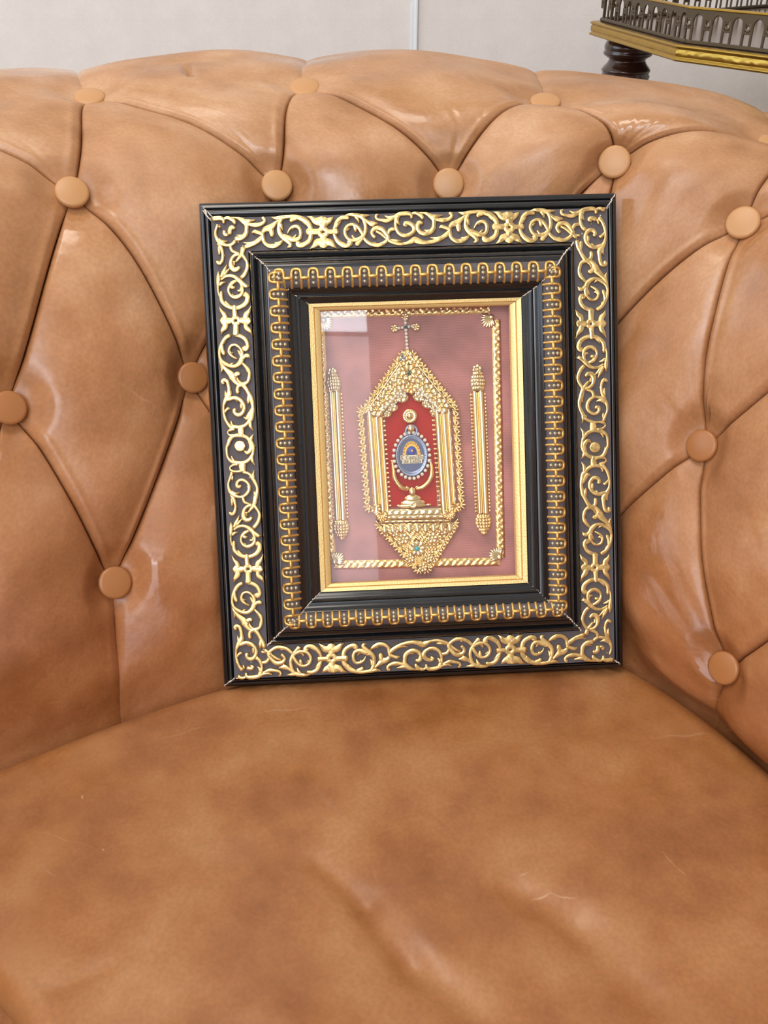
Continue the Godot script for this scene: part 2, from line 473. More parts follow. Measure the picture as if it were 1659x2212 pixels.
func upholstery(parent: Node3D) -> void:
	var acc := Acc.new()
	# whole diamonds between the rows of buttons, half diamonds at the seat and over the roll
	for i in range(-6, 12):
		for d in 4:          # d = i - j: 0 seat half, 1 and 2 whole, 3 roll half
			var j := i - d
			var uc := (i + j + 1) * 0.5
			if uc < -3.6 or uc > 7.6: continue
			var n := 60 if uc > -1.2 and uc < 6.2 else 16
			var g := graded(n)
			var pts := PackedVector3Array(); var uv := PackedVector2Array(); var cl := PackedColorArray()
			if d == 1 or d == 2:
				for x in n + 1:
					for y in n + 1:
						var a := i + g[x]; var b := j + g[y]
						var u := (a + b) * 0.5; var v := a - b
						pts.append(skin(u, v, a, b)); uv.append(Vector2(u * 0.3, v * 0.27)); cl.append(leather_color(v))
				acc.grid(pts, n + 1, n + 1, true, false, false, uv, cl)
			else:
				# triangle: fan of rows, drawn as a grid whose rows shrink to the button at its tip
				for x in n + 1:
					for y in n + 1:
						var s := g[x]; var r := g[y]
						var a: float; var b: float
						if d == 0:      # tip at a = i + 1, b = j ; long side on a = b
							a = lerpf(i + r, i + 1.0, s); b = lerpf(j + r, float(j), s)
						else:           # tip at a = i, b = j + 1 ; long side on v = 3
							a = lerpf(i + r, float(i), s); b = lerpf(j + r, j + 1.0, s)
						var u := (a + b) * 0.5; var v := a - b
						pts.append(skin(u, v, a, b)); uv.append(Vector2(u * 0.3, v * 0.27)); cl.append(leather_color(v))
				acc.grid(pts, n + 1, n + 1, d == 0, false, false, uv, cl)
				# the straight strip below the buttons or over the back of the roll
				pts = PackedVector3Array(); uv = PackedVector2Array(); cl = PackedColorArray()
				var m := 26
				for x in n + 1:
					for y in m + 1:
						var a := i + g[x]; var b := j + g[x]
						var u := (a + b) * 0.5
						var v := lerpf(0.0, -1.55, float(y) / m) if d == 0 else lerpf(3.0, 4.6, float(y) / m)
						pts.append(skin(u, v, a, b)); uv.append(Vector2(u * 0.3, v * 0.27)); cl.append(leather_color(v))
				acc.grid(pts, n + 1, m + 1, d == 0, false, false, uv, cl)
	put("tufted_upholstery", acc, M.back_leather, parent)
	# plain leather down the outside of the tub
	var o := Acc.new()
	var p := PackedVector3Array(); var uv2 := PackedVector2Array()
	for x in 97:
		for y in 25:
			var u := lerpf(-3.5, 7.5, x / 96.0); var v := lerpf(4.55, 7.0, y / 24.0)
			p.append(surf(u, v)); uv2.append(Vector2(u * 0.3, v * 0.5))
	o.grid(p, 97, 25, false, false, false, uv2)
	put("outer_leather", o, M.back_leather, parent)
	# the fronts of the two arms
	for e in [-3.5, 7.5]:
		var f := Acc.new()
		var loop := []
		for y in 81:
			var v := lerpf(-1.5, 7.0, y / 80.0)
			loop.append(skin_uv(e, v) if v < 4.55 else surf(e, v))
		var mid := Vector3.ZERO
		for q in loop: mid += q / 81.0
		var outw := (surf(e + signf(e) * 0.05, 1) - surf(e, 1)).normalized()
		var pp := PackedVector3Array()
		for s in 6:
			for q in loop: pp.append((q as Vector3).lerp(mid, s / 5.0) + outw * 0.02 * sin(PI * 0.5 * s / 5.0))
		f.grid(pp, 6, 81, e > 0, false, true)
		put("arm_front", f, M.back_leather, parent)
	# buttons
	var bm := Acc.new()
	bm.lathe(Vector3.ZERO, [Vector2(0.0120, -0.006), Vector2(0.0148, -0.0035), Vector2(0.0157, -0.0005), Vector2(0.0157, 0.0014), Vector2(0.0151, 0.0026), Vector2(0.0138, 0.0034), Vector2(0.0128, 0.0035), Vector2(0.0090, 0.0043), Vector2(0.0045, 0.0047), Vector2(0.00001, 0.0048)], 32)
	var button := bm.mesh(M.button_leather)
	var faded := bm.mesh(M.faded_button_leather)
	for v in 4:
		for k in range(-3, 8):
			var u := k + (0.5 if v % 2 == 1 else 0.0)
			if u > 7.4 or u < -3.4: continue
			var nn := surf_normal(u, v)
			var o2 := put_mesh("button", faded if v >= 2 else button, parent)
			var x := Vector3.UP.cross(nn).normalized()
			var q := surf(u, v) + nn * (0.0088 if v < 3 else -0.0005)
			o2.transform = Transform3D(Basis(x, nn, x.cross(nn)), q)

# ------------------------------------------------------------------ seat cushion
const OUTLINE := [Vector2(-0.3834, -0.5578), Vector2(-0.2543, -0.6388), Vector2(-0.1164, -0.7055), Vector2(0.0166, -0.7415), Vector2(0.1329, -0.7542), Vector2(0.2326, -0.7320), Vector2(0.3171, -0.6403), Vector2(0.3915, -0.4882), Vector2(0.4481, -0.2808), Vector2(0.4400, -0.2000), Vector2(0.4000, -0.1300), Vector2(0.3000, -0.0950), Vector2(0.1500, -0.0900), Vector2(0.0000, -0.1250), Vector2(-0.1200, -0.2050), Vector2(-0.2000, -0.2850), Vector2(-0.2552, -0.3475), Vector2(-0.2747, -0.3662), Vector2(-0.3180, -0.4020), Vector2(-0.3650, -0.4550), Vector2(-0.3920, -0.5100)]
const CUSHION_AT := Vector3(0.03, 0.334, -0.45)
const FOLDS := [[Vector2(-0.0521, -0.4710), Vector2(-0.0141, -0.4337), 0.0100, -0.0042], [Vector2(-0.0141, -0.4337), Vector2(0.0204, -0.3851), 0.0120, -0.0058], [Vector2(0.0204, -0.3851), Vector2(0.0738, -0.3443), 0.0140, -0.0050], [Vector2(-0.0775, -0.5561), Vector2(-0.0036, -0.4797), 0.0180, 0.0042], [Vector2(-0.0036, -0.4797), Vector2(0.0456, -0.4144), 0.0200, 0.0040], [Vector2(0.0986, -0.4499), Vector2(0.1477, -0.4182), 0.0140, -0.0046], [Vector2(0.1477, -0.4182), Vector2(0.1868, -0.3612), 0.0180, -0.0060], [Vector2(0.0754, -0.5773), Vector2(0.1182, -0.5509), 0.0300, 0.0040], [Vector2(0.0666, -0.5116), Vector2(0.1816, -0.4458), 0.0300, 0.0035], [Vector2(-0.2353, -0.3713), Vector2(-0.2057, -0.3851), 0.0080, -0.0030], [Vector2(0.0249, -0.4220), Vector2(0.0671, -0.3781), 0.0180, 0.0030]]

func cushion_outline() -> PackedVector2Array:
	var key: Array = OUTLINE
	var o := PackedVector2Array()
	var m := key.size()
	for k in m:
		var p0: Vector2 = key[(k - 1 + m) % m]; var p1: Vector2 = key[k]; var p2: Vector2 = key[(k + 1) % m]; var p3: Vector2 = key[(k + 2) % m]
		for s in 8:
			o.append(p1.cubic_interpolate(p2, p0, p3, s / 8.0))
	return o

func seg_dist(p: Vector2, a: Vector2, b: Vector2) -> float:
	return p.distance_to(Geometry2D.get_closest_point_to_segment(p, a, b))

func seat_height(p: Vector2, rim: float) -> float:
	# rim: 0 at the seam, 1 in the middle
	var e := clampf(rim * 13.0, 0, 1)
	var y := 0.424 + 0.0235 * sqrt(1.0 - (1.0 - e) * (1.0 - e))
	y += 0.004 * smoothstep(0.0, 0.7, rim)
	y += 0.0016 * sin(p.x * 17.0 + p.y * 9.0) + 0.0014 * sin(p.x * 8.0 - p.y * 23.0 + 0.7)
	for r in FOLDS:
		var d := seg_dist(p, r[0], r[1])
		y += (0.75 if r[3] < 0.0 else 0.25) * r[3] * exp(-d * d / (r[2] * r[2]))
	return y

func seat_cushion() -> void:
	var t := thing("seat_cushion", "worn tan leather seat cushion that the black framed shrine stands on", "cushion", Transform3D(Basis(), CUSHION_AT))
	var ol := cushion_outline()
	var c := Vector2(0.03, -0.45)
	var nr := 110; var na := ol.size()
	var acc := Acc.new()
	var pts := PackedVector3Array(); var uv := PackedVector2Array(); var cl := PackedColorArray()
	for r in nr + 1:
		var f := 1.0 - pow(1.0 - float(r) / nr, 1.7)
		for k in na:
			var q := c.lerp(ol[k], f)
			var y := seat_height(q, 1.0 - f)
			var p := pressed_seat(Vector3(q.x, y, q.y))
			pts.append(p - CUSHION_AT); uv.append(q * 1.6); cl.append(Color(0.87, 0.82, 0.73))
	acc.grid(pts, nr + 1, na, true, false, true, uv, cl)
	put("top_panel", acc, M.seat_leather, t)
	# welt along the seam and the bulging side
	var side := Acc.new()
	pts = PackedVector3Array(); uv = PackedVector2Array(); cl = PackedColorArray()
	for s in 15:
		var a := float(s) / 14
		for k in na:
			var q := ol[k]; var out := (q - c).normalized()
			var bul := -0.0035 + 0.016 * sin(PI * clampf(a * 1.04, 0, 1))
			var y := lerpf(0.4235, 0.335, a)
			pts.append(Vector3(q.x + out.x * bul, y, q.y + out.y * bul) - CUSHION_AT); uv.append(Vector2(k * 0.02, a * 0.2)); cl.append(Color(0.87, 0.82, 0.73))
	side.grid(pts, 15, na, true, false, true, uv, cl)
	put("side_panel", side, M.seat_leather, t)
	var under := Acc.new()
	pts = PackedVector3Array()
	for s in 2:
		for k in na:
			var q := ol[k] if s == 0 else c
			pts.append(Vector3(q.x, 0.336 - CUSHION_AT.y, q.y) - Vector3(CUSHION_AT.x, 0, CUSHION_AT.z))
	under.grid(pts, 2, na, true, false, true)
	put("underside", under, M.seat_leather, t)

func pressed_seat(p: Vector3) -> Vector3:
	var q := frame_xf.affine_inverse() * p
	if absf(q.x) < 0.235 and q.z > -0.035 and q.z < 0.03:
		var out := maxf(absf(q.x) - 0.203, maxf(-0.022 - q.z, q.z - 0.004))
		var f := 1.0 - smoothstep(0.0, 0.016, out)
		if f > 0.0:
			var lim := frame_xf * Vector3(q.x, lerpf(-0.0052, -0.0008, clampf((q.z + 0.014) / 0.014, 0, 1)), q.z)
			p.y = lerpf(p.y, minf(p.y, lim.y - 0.0008), f)
	return p

func armchair() -> void:
	var t := thing("tub_armchair", "deep buttoned tan leather tub armchair with rolled top", "armchair")
	upholstery(t)
	# seat frame under the cushion, from arm to arm
	var ol := []
	for k in 45:
		var w := surf(-3.5 + k * 0.25, -1.3)
		ol.append(Vector2(w.x, w.z))
	for q in [Vector2(0.43, -0.135), Vector2(0.34, -0.092), Vector2(0.20, -0.08), Vector2(0.0, -0.10), Vector2(-0.20, -0.13), Vector2(-0.40, -0.145)]: ol.append(q)
	var c := Vector2(0.0, -0.42)
	var a := Acc.new()
	var pts := PackedVector3Array()
	var prof := [Vector2(0.0, 0.333), Vector2(0.9, 0.333), Vector2(0.985, 0.331), Vector2(1.0, 0.322), Vector2(1.0, 0.15), Vector2(0.98, 0.14), Vector2(0.0, 0.14)]
	for q in prof:
		for k in ol.size():
			var w := c.lerp(ol[k], q.x)
			pts.append(Vector3(w.x, q.y, w.y))
	a.col = Color(0.85, 0.72, 0.6)
	a.grid(pts, prof.size(), ol.size(), true, false, true)
	put("seat_base", a, M.back_leather, t)
	for q in [Vector2(-0.36, -0.22), Vector2(0.36, -0.20), Vector2(-0.25, -0.58), Vector2(0.26, -0.62)]:
		var l := Acc.new()
		l.lathe(Vector3(q.x, 0, q.y), [Vector2(0.00001, 0.0), Vector2(0.018, 0.0), Vector2(0.02, 0.01), Vector2(0.028, 0.06), Vector2(0.034, 0.10), Vector2(0.03, 0.13), Vector2(0.034, 0.142)], 20)
		put("leg", l, M.table_mahogany, t)

# ------------------------------------------------------------------ the framed shrine
const SCROLLS_TOP := [
	["palmette", [-2, 30, 31, -34, 13, 31, -39, -2, 31, -30, -28, 31, -4, -37, 31, 23, -29, 31, 33, -4, 31, 29, 12, 31, -2, 30, 31]],
	["palmette", [-31, 0, 37, -91, 1, 36, -153, 3, 41]],
	["palmette", [25, -2, 33, 77, -5, 29, 130, -1, 35]],
	["palmette", [-4, 26, 37, -1, 69, 53, 12, 92, 62, 48, 97, 39, 85, 123, 16, 95, 137, 2]],
	["palmette", [-3, 69, 37, -17, 93, 58, -69, 98, 45, -108, 126, 25, -150, 142, 2]],
	["palmette", [-5, 85, 58, -14, 120, 49, -15, 135, 25]],
	["palmette", [-4, -36, 37, -5, -87, 53, -6, -134, 53, -7, -154, 21]],
	["palmette", [-9, -95, 45, -62, -99, 45, -95, -131, 29, -135, -156, 3]],
	["palmette", [3, -95, 45, 55, -102, 45, 83, -128, 29, 118, -161, 3]],
	["scroll_ornament", [242, 119, 23, 187, 124, 29, 138, 96, 30, 111, 47, 26, 99, 1, 23, 105, -46, 26, 131, -93, 34, 177, -127, 38, 216, -136, 33, 247, -116, 35, 242, -90, 45]],
	["scroll_ornament", [114, 31, 21, 133, 65, 29, 168, 89, 6]],
	["scroll_ornament", [203, 143, 3, 243, 150, 19, 302, 145, 30, 353, 133, 33, 380, 109, 31, 394, 63, 27, 398, 16, 27, 386, -30, 27, 357, -64, 29, 321, -79, 25, 290, -74, 19, 267, -42, 14]],
	["scroll_ornament", [341, 136, 25, 393, 137, 23, 444, 141, 4]],
	["scroll_ornament", [310, 134, 29, 328, 103, 21, 337, 74, 8]],
	["scroll_ornament", [376, 113, 25, 418, 81, 25, 457, 61, 41, 489, 62, 25, 515, 64, 12]],
	["scroll_ornament", [457, 65, 33, 470, 30, 12]],
	["scroll_ornament", [374, -41, 29, 356, -10, 27, 329, 30, 27, 295, 53, 26, 259, 58, 22, 223, 40, 25, 202, 6, 25, 204, -33, 25, 227, -69, 25, 265, -86, 25, 313, -87, 25, 357, -68, 25]],
	["scroll_ornament", [298, 46, 29, 301, 11, 25, 301, -10, 12]],
	["scroll_ornament", [218, 9, 21, 252, 30, 5]],
	["scroll_ornament", [369, -68, 25, 336, -102, 26, 311, -125, 33, 298, -138, 14]],
	["double_scroll", [370, -59, 21, 396, -92, 26, 431, -120, 29, 482, -137, 30, 529, -138, 30, 574, -116, 26, 610, -86, 26]],
	["double_scroll", [442, -125, 21, 494, -110, 5]],
	["double_scroll", [484, -66, 25, 463, -44, 25, 456, -16, 26, 477, 10, 30, 515, 21, 33, 554, 8, 33, 585, -27, 30, 607, -59, 29, 610, -90, 30]],
	["double_scroll", [494, -12, 16, 529, -26, 21, 560, -50, 21, 591, -78, 21]],
	["double_scroll", [522, 148, 12, 502, 133, 21, 508, 106, 21, 550, 92, 23, 601, 85, 30, 649, 98, 21, 693, 121, 16]],
	["double_scroll", [595, -68, 33, 621, -102, 26, 672, -123, 26, 727, -135, 23, 783, -129, 23, 832, -112, 37, 864, -99, 47, 911, -118, 39, 967, -128, 30, 1027, -121, 29, 1087, -104, 29, 1140, -75, 33, 1181, -45, 33, 1201, -28, 25]],
	["double_scroll", [614, -90, 12, 689, -102, 19, 730, -103, 8]],
	["double_scroll", [1140, -79, 25, 1072, -91, 21, 1006, -80, 4]],
	["double_scroll", [864, -93, 29, 867, -64, 4]],
	["double_scroll", [584, 132, 10, 621, 115, 19, 677, 121, 23, 717, 140, 30, 765, 147, 31, 809, 147, 30, 834, 133, 25, 836, 102, 16]],
	["double_scroll", [705, 134, 39, 692, 98, 34, 682, 55, 23, 689, 9, 26, 711, -31, 27, 754, -55, 30, 802, -53, 27, 842, -30, 29, 860, 4, 34, 845, 36, 34, 814, 55, 30, 782, 60, 26, 769, 45, 26, 791, 31, 16]],
	["double_scroll", [692, 90, 37, 707, 62, 21, 724, 45, 8]],
	["double_scroll", [681, 5, 21, 647, 4, 26, 623, -9, 26, 605, -44, 21, 606, -75, 21]],
	["double_scroll", [840, 138, 19, 864, 149, 21, 896, 143, 26, 931, 121, 30, 941, 93, 19]],
	["double_scroll", [889, 157, 6, 948, 149, 13, 987, 137, 26, 1022, 116, 38, 1047, 85, 34, 1048, 42, 30, 1039, 0, 34, 1006, -31, 34, 961, -45, 32, 918, -32, 31, 891, 3, 30, 893, 42, 32, 913, 60, 31, 939, 52, 19]],
	["double_scroll", [1002, -23, 25, 949, -9, 5]],
	["double_scroll", [1034, 109, 37, 1078, 115, 25, 1134, 125, 5]],
	["double_scroll", [1046, 96, 30, 1085, 83, 26, 1133, 77, 33, 1185, 84, 26, 1218, 108, 24, 1214, 135, 25, 1196, 136, 21]],
	["double_scroll", [1202, -12, 30, 1162, 4, 26, 1123, 17, 26, 1097, 6, 12]],
	["leaf_scroll", [1194, 9, 21, 1196, -37, 30, 1207, -84, 27, 1246, -117, 30, 1298, -122, 34, 1347, -100, 30, 1379, -75, 14]],
	["leaf_scroll", [1303, -87, 6, 1339, -93, 17, 1375, -77, 12]],
	["leaf_scroll", [1365, 125, 16, 1324, 93, 24, 1271, 50, 47, 1223, 36, 38, 1197, 9, 26]],
	["leaf_scroll", [1275, 42, 38, 1282, -1, 36, 1283, -30, 25]],
	["leaf_scroll", [1284, 147, 6, 1322, 134, 23, 1370, 137, 30, 1418, 144, 26, 1482, 146, 26, 1537, 136, 34, 1593, 111, 38, 1628, 76, 38, 1647, 41, 34, 1650, 9, 33, 1647, -34, 34, 1636, -72, 34, 1607, -101, 34, 1563, -120, 36, 1527, -114, 39, 1527, -89, 37]],
	["leaf_scroll", [1521, 133, 30, 1481, 122, 34, 1464, 98, 19]],
	["leaf_scroll", [1612, 76, 26, 1561, 102, 5]],
	["leaf_scroll", [1382, 137, 26, 1360, 95, 31, 1351, 40, 31, 1357, -3, 34, 1388, -42, 38, 1427, -78, 34, 1451, -106, 30, 1446, -126, 26, 1420, -139, 7]],
	["leaf_scroll", [1368, 79, 26, 1375, 47, 21, 1388, 22, 6]],
	["leaf_scroll", [1381, -34, 26, 1413, -27, 21, 1443, -28, 5]],
	["leaf_scroll", [1429, -8, 7, 1450, 30, 17, 1487, 52, 23, 1527, 51, 26, 1550, 20, 26, 1551, -23, 26, 1532, -58, 27, 1488, -68, 34, 1436, -51, 38, 1396, -43, 26]],
	["leaf_scroll", [1511, -19, 7, 1484, -53, 21]],
	["leaf_scroll", [1478, 23, 5, 1483, 45, 21]]]
const SCROLLS_SIDE := [
	["palmette", [-31, -23, 26, -26, -1, 26, -3, 9, 26, 20, 1, 26, 27, -20, 26, 22, -41, 26, -1, -51, 26, -24, -43, 26, -31, -23, 26]],
	["palmette", [-35, -18, 35, -87, -13, 30, -127, -14, 28, -146, -14, 20]],
	["palmette", [30, -18, 36, 80, -17, 36, 132, -15, 39]],
	["palmette", [-5, 6, 30, -2, 61, 44, -4, 96, 59, -5, 125, 23]],
	["palmette", [-16, 76, 33, -59, 84, 31, -93, 108, 20, -141, 130, 2]],
	["palmette", [13, 78, 33, 55, 86, 36, 87, 112, 23, 126, 124, 2]],
	["palmette", [-3, -49, 30, 0, -103, 44, 7, -138, 49, 16, -164, 13]],
	["palmette", [-11, -109, 33, -53, -120, 36, -88, -149, 23, -139, -171, 2]],
	["palmette", [22, -112, 26, 64, -115, 31, 95, -147, 26, 142, -169, 2]],
	["scroll_ornament", [133, 43, 26, 156, 85, 28, 199, 116, 28, 252, 141, 24, 308, 150, 20, 355, 140, 24, 385, 116, 27, 411, 76, 27, 425, 39, 25, 420, -2, 28, 393, -39, 35, 362, -56, 37, 321, -64, 30, 290, -63, 27, 258, -48, 20, 232, -21, 20, 224, 10, 18, 236, 42, 20, 267, 57, 20, 298, 58, 20, 331, 28, 20, 355, -14, 12]],
	["scroll_ornament", [215, 123, 24, 262, 122, 27, 300, 110, 27, 316, 100, 13]],
	["scroll_ornament", [178, 93, 20, 209, 98, 5]],
	["scroll_ornament", [418, 64, 20, 403, 38, 16, 390, 20, 3]],
	["scroll_ornament", [333, -57, 24, 298, -40, 20, 271, -22, 6]],
	["scroll_ornament", [280, 54, 17, 299, 39, 17, 296, 18, 8]],
	["scroll_ornament", [128, -8, 30, 142, -54, 30, 171, -97, 30, 210, -117, 30, 247, -119, 31, 266, -97, 37, 245, -84, 35]],
	["scroll_ornament", [353, -63, 33, 331, -92, 27, 332, -121, 31, 357, -141, 3]],
	["scroll_ornament", [329, -99, 20, 314, -123, 4]],
	["scroll_ornament", [330, 151, 13, 387, 141, 20, 429, 115, 27, 468, 79, 37, 503, 46, 49, 539, 32, 49]],
	["scroll_ornament", [393, 142, 16, 441, 131, 20, 484, 147, 3]],
	["scroll_ornament", [511, 18, 33, 496, -15, 33, 508, -28, 21]],
	["leaf_scroll", [397, -61, 16, 426, -88, 24, 461, -114, 30, 500, -125, 25, 544, -117, 27, 577, -102, 24, 595, -69, 30, 600, -40, 33, 612, -14, 27, 643, -3, 27, 669, -5, 27, 683, -12, 16]],
	["leaf_scroll", [451, -90, 8, 477, -110, 20]],
	["leaf_scroll", [531, 32, 49, 560, 21, 35, 593, -9, 27, 601, -47, 23]],
	["leaf_scroll", [563, 34, 23, 574, 42, 5]],
	["leaf_scroll", [530, -4, 10, 568, -20, 20, 591, -50, 20]],
	["leaf_scroll", [601, -59, 35, 646, -89, 30, 688, -109, 30, 730, -126, 37, 775, -137, 30, 823, -141, 27, 870, -132, 37, 924, -117, 40, 964, -86, 27, 991, -50, 27, 1003, -8, 27, 998, 43, 27, 1000, 75, 23]],
	["leaf_scroll", [701, -112, 27, 745, -103, 27, 782, -98, 15]],
	["leaf_scroll", [829, -134, 20, 888, -106, 37, 919, -76, 30, 904, -46, 6]],
	["leaf_scroll", [955, -109, 27, 997, -110, 27, 1045, -136, 3]],
	["leaf_scroll", [587, 122, 21, 566, 135, 27, 551, 119, 27, 564, 91, 28, 603, 80, 27, 641, 76, 27, 682, 78, 39, 716, 98, 39, 750, 119, 30, 788, 134, 20, 835, 139, 17, 876, 135, 20, 921, 125, 24, 963, 105, 24, 996, 78, 30, 1010, 53, 26]],
	["leaf_scroll", [649, 115, 3, 681, 109, 20, 719, 105, 24]],
	["leaf_scroll", [649, 55, 5, 682, 63, 20]],
	["leaf_scroll", [858, 131, 16, 833, 111, 20, 821, 89, 20, 832, 81, 12]],
	["leaf_scroll", [942, 73, 12, 974, 64, 16, 1001, 33, 10]],
	["leaf_scroll", [744, 109, 20, 730, 74, 30, 722, 29, 28, 736, -12, 30, 769, -45, 30, 810, -59, 28, 851, -50, 28, 882, -20, 30, 881, 15, 30, 858, 36, 27, 837, 33, 27, 844, 19, 16]],
	["leaf_scroll", [735, 17, 24, 764, 3, 6]],
	["leaf_scroll", [781, -35, 24, 819, -31, 20, 838, -37, 5]],
	["leaf_scroll", [1000, -16, 48, 1041, -16, 46, 1086, -17, 39]],
	["leaf_scroll", [1013, 44, 27, 1025, 82, 24, 1043, 109, 12, 1072, 97, 16, 1080, 60, 20, 1075, 5, 27]],
	["ring_ornament", [1084, -29, 30, 1102, -69, 27, 1141, -103, 34, 1193, -124, 30, 1241, -123, 22, 1276, -112, 27, 1317, -78, 27, 1341, -35, 27, 1344, 9, 27, 1337, 54, 30, 1323, 91, 27, 1284, 121, 20, 1232, 128, 20, 1191, 126, 20, 1153, 108, 27, 1115, 91, 30, 1089, 64, 27, 1083, 16, 24, 1084, -29, 30]],
	["ring_ornament", [1181, 52, 20, 1181, 33, 63, 1182, 0, 79, 1183, -34, 63, 1184, -54, 16]],
	["ring_ornament", [1141, -96, 30, 1193, -110, 37, 1237, -88, 30, 1249, -62, 27, 1227, -38, 7]],
	["ring_ornament", [1126, -103, 30, 1104, -117, 24, 1072, -136, 2]],
	["ring_ornament", [1289, -108, 27, 1331, -113, 24, 1380, -141, 2]],
	["ring_ornament", [1274, 85, 10, 1308, 72, 17, 1340, 38, 10]],
	["ring_ornament", [1194, -126, 35, 1182, -152, 5]],
	["ring_ornament", [1097, 70, 20, 1051, 111, 3]],
	["ring_ornament", [1118, 91, 20, 1140, 106, 24, 1176, 98, 10]],
	["ring_ornament", [1346, -16, 51, 1382, -14, 53, 1424, -19, 41]],
	["ring_ornament", [1354, 29, 27, 1359, 71, 20, 1387, 106, 13, 1416, 90, 20, 1426, 45, 17, 1422, -6, 20]],
	["double_scroll", [1435, 88, 25, 1479, 106, 20, 1536, 128, 18, 1578, 127, 22, 1617, 113, 30, 1647, 86, 30, 1666, 45, 24, 1670, 3, 20, 1649, -36, 25, 1614, -63, 27, 1570, -69, 27, 1533, -51, 24, 1509, -14, 24, 1511, 21, 22, 1536, 45, 24, 1567, 43, 27, 1571, 21, 24, 1557, 12, 16]],
	["double_scroll", [1617, 106, 27, 1638, 69, 27, 1627, 19, 3]],
	["double_scroll", [1461, 85, 13, 1493, 89, 20, 1512, 88, 8]],
	["double_scroll", [1585, -62, 24, 1568, -45, 4]],
	["double_scroll", [1429, -18, 26, 1444, -59, 23, 1461, -84, 24, 1487, -102, 30, 1536, -128, 27, 1585, -145, 25, 1627, -144, 30, 1675, -128, 37, 1720, -116, 34, 1755, -105, 30, 1790, -77, 24, 1824, -48, 13]],
	["double_scroll", [1623, -114, 10, 1662, -122, 24]],
	["double_scroll", [1417, -125, 3, 1462, -112, 23, 1494, -111, 30]],
	["double_scroll", [1484, -71, 10, 1497, -107, 26]],
	["double_scroll", [1670, -3, 20, 1699, -8, 24, 1724, -21, 24, 1738, -54, 20, 1750, -89, 13]],
	["double_scroll", [1754, -84, 24, 1762, -47, 24, 1787, -16, 25, 1825, -2, 30, 1864, -3, 37, 1893, -24, 37, 1894, -56, 30, 1872, -81, 21]],
	["double_scroll", [1820, -31, 24, 1856, -32, 8]],
	["double_scroll", [1758, -108, 27, 1792, -132, 24, 1831, -152, 25, 1870, -154, 27, 1909, -142, 28, 1944, -121, 30, 1972, -93, 28]],
	["double_scroll", [1646, 114, 16, 1679, 90, 27, 1719, 76, 25, 1764, 72, 20, 1809, 81, 24, 1834, 104, 26, 1822, 123, 24, 1811, 124, 16]],
	["double_scroll", [1679, 102, 20, 1718, 102, 20, 1753, 104, 12]],
	["double_scroll", [1712, 76, 20, 1770, 56, 4]],
	["curled_scroll", [1848, 40, 2, 1895, 60, 24, 1924, 77, 27, 1964, 97, 20]],
	["curled_scroll", [1878, 8, 5, 1925, 55, 24, 1961, 94, 13]],
	["curled_scroll", [1907, 123, 3, 1955, 122, 27, 2010, 127, 27, 2055, 132, 17, 2100, 131, 14, 2146, 122, 10]],
	["curled_scroll", [2036, 118, 20, 2017, 92, 20, 2008, 55, 5]],
	["curled_scroll", [1986, 100, 16, 1959, 60, 20, 1952, 15, 22, 1965, -33, 27, 1995, -67, 34, 2026, -101, 30, 2050, -132, 30, 2051, -167, 7]],
	["curled_scroll", [2008, -79, 27, 2051, -93, 24, 2090, -98, 24, 2123, -86, 27, 2144, -60, 27, 2153, -24, 27, 2138, 11, 24, 2105, 32, 20, 2072, 33, 20, 2040, 16, 27, 2015, -11, 27, 2002, -49, 16]],
	["curled_scroll", [2053, 13, 27, 2061, -12, 24, 2055, -27, 15]],
	["curled_scroll", [2064, -86, 20, 2090, -78, 20, 2093, -49, 13]],
	["curled_scroll", [2144, -11, 17, 2116, 2, 5]],
	["curled_scroll", [2046, -132, 24, 2076, -142, 4]],
	["curled_scroll", [2125, -114, 38, 2144, -140, 37, 2183, -138, 37, 2218, -114, 34, 2244, -71, 30, 2254, -22, 30, 2245, 26, 30, 2223, 70, 27, 2186, 100, 30, 2144, 107, 27, 2108, 103, 24, 2097, 94, 13]],
	["curled_scroll", [2184, 70, 10, 2208, 56, 20, 2237, 22, 16]]]
const PERIOD_TOP := 0.17696
const FIRST_TOP := -0.08361
const PERIOD_SIDE := 0.23733
const FIRST_SIDE := -0.35382


const FW := 0.40
const FH := 0.4660
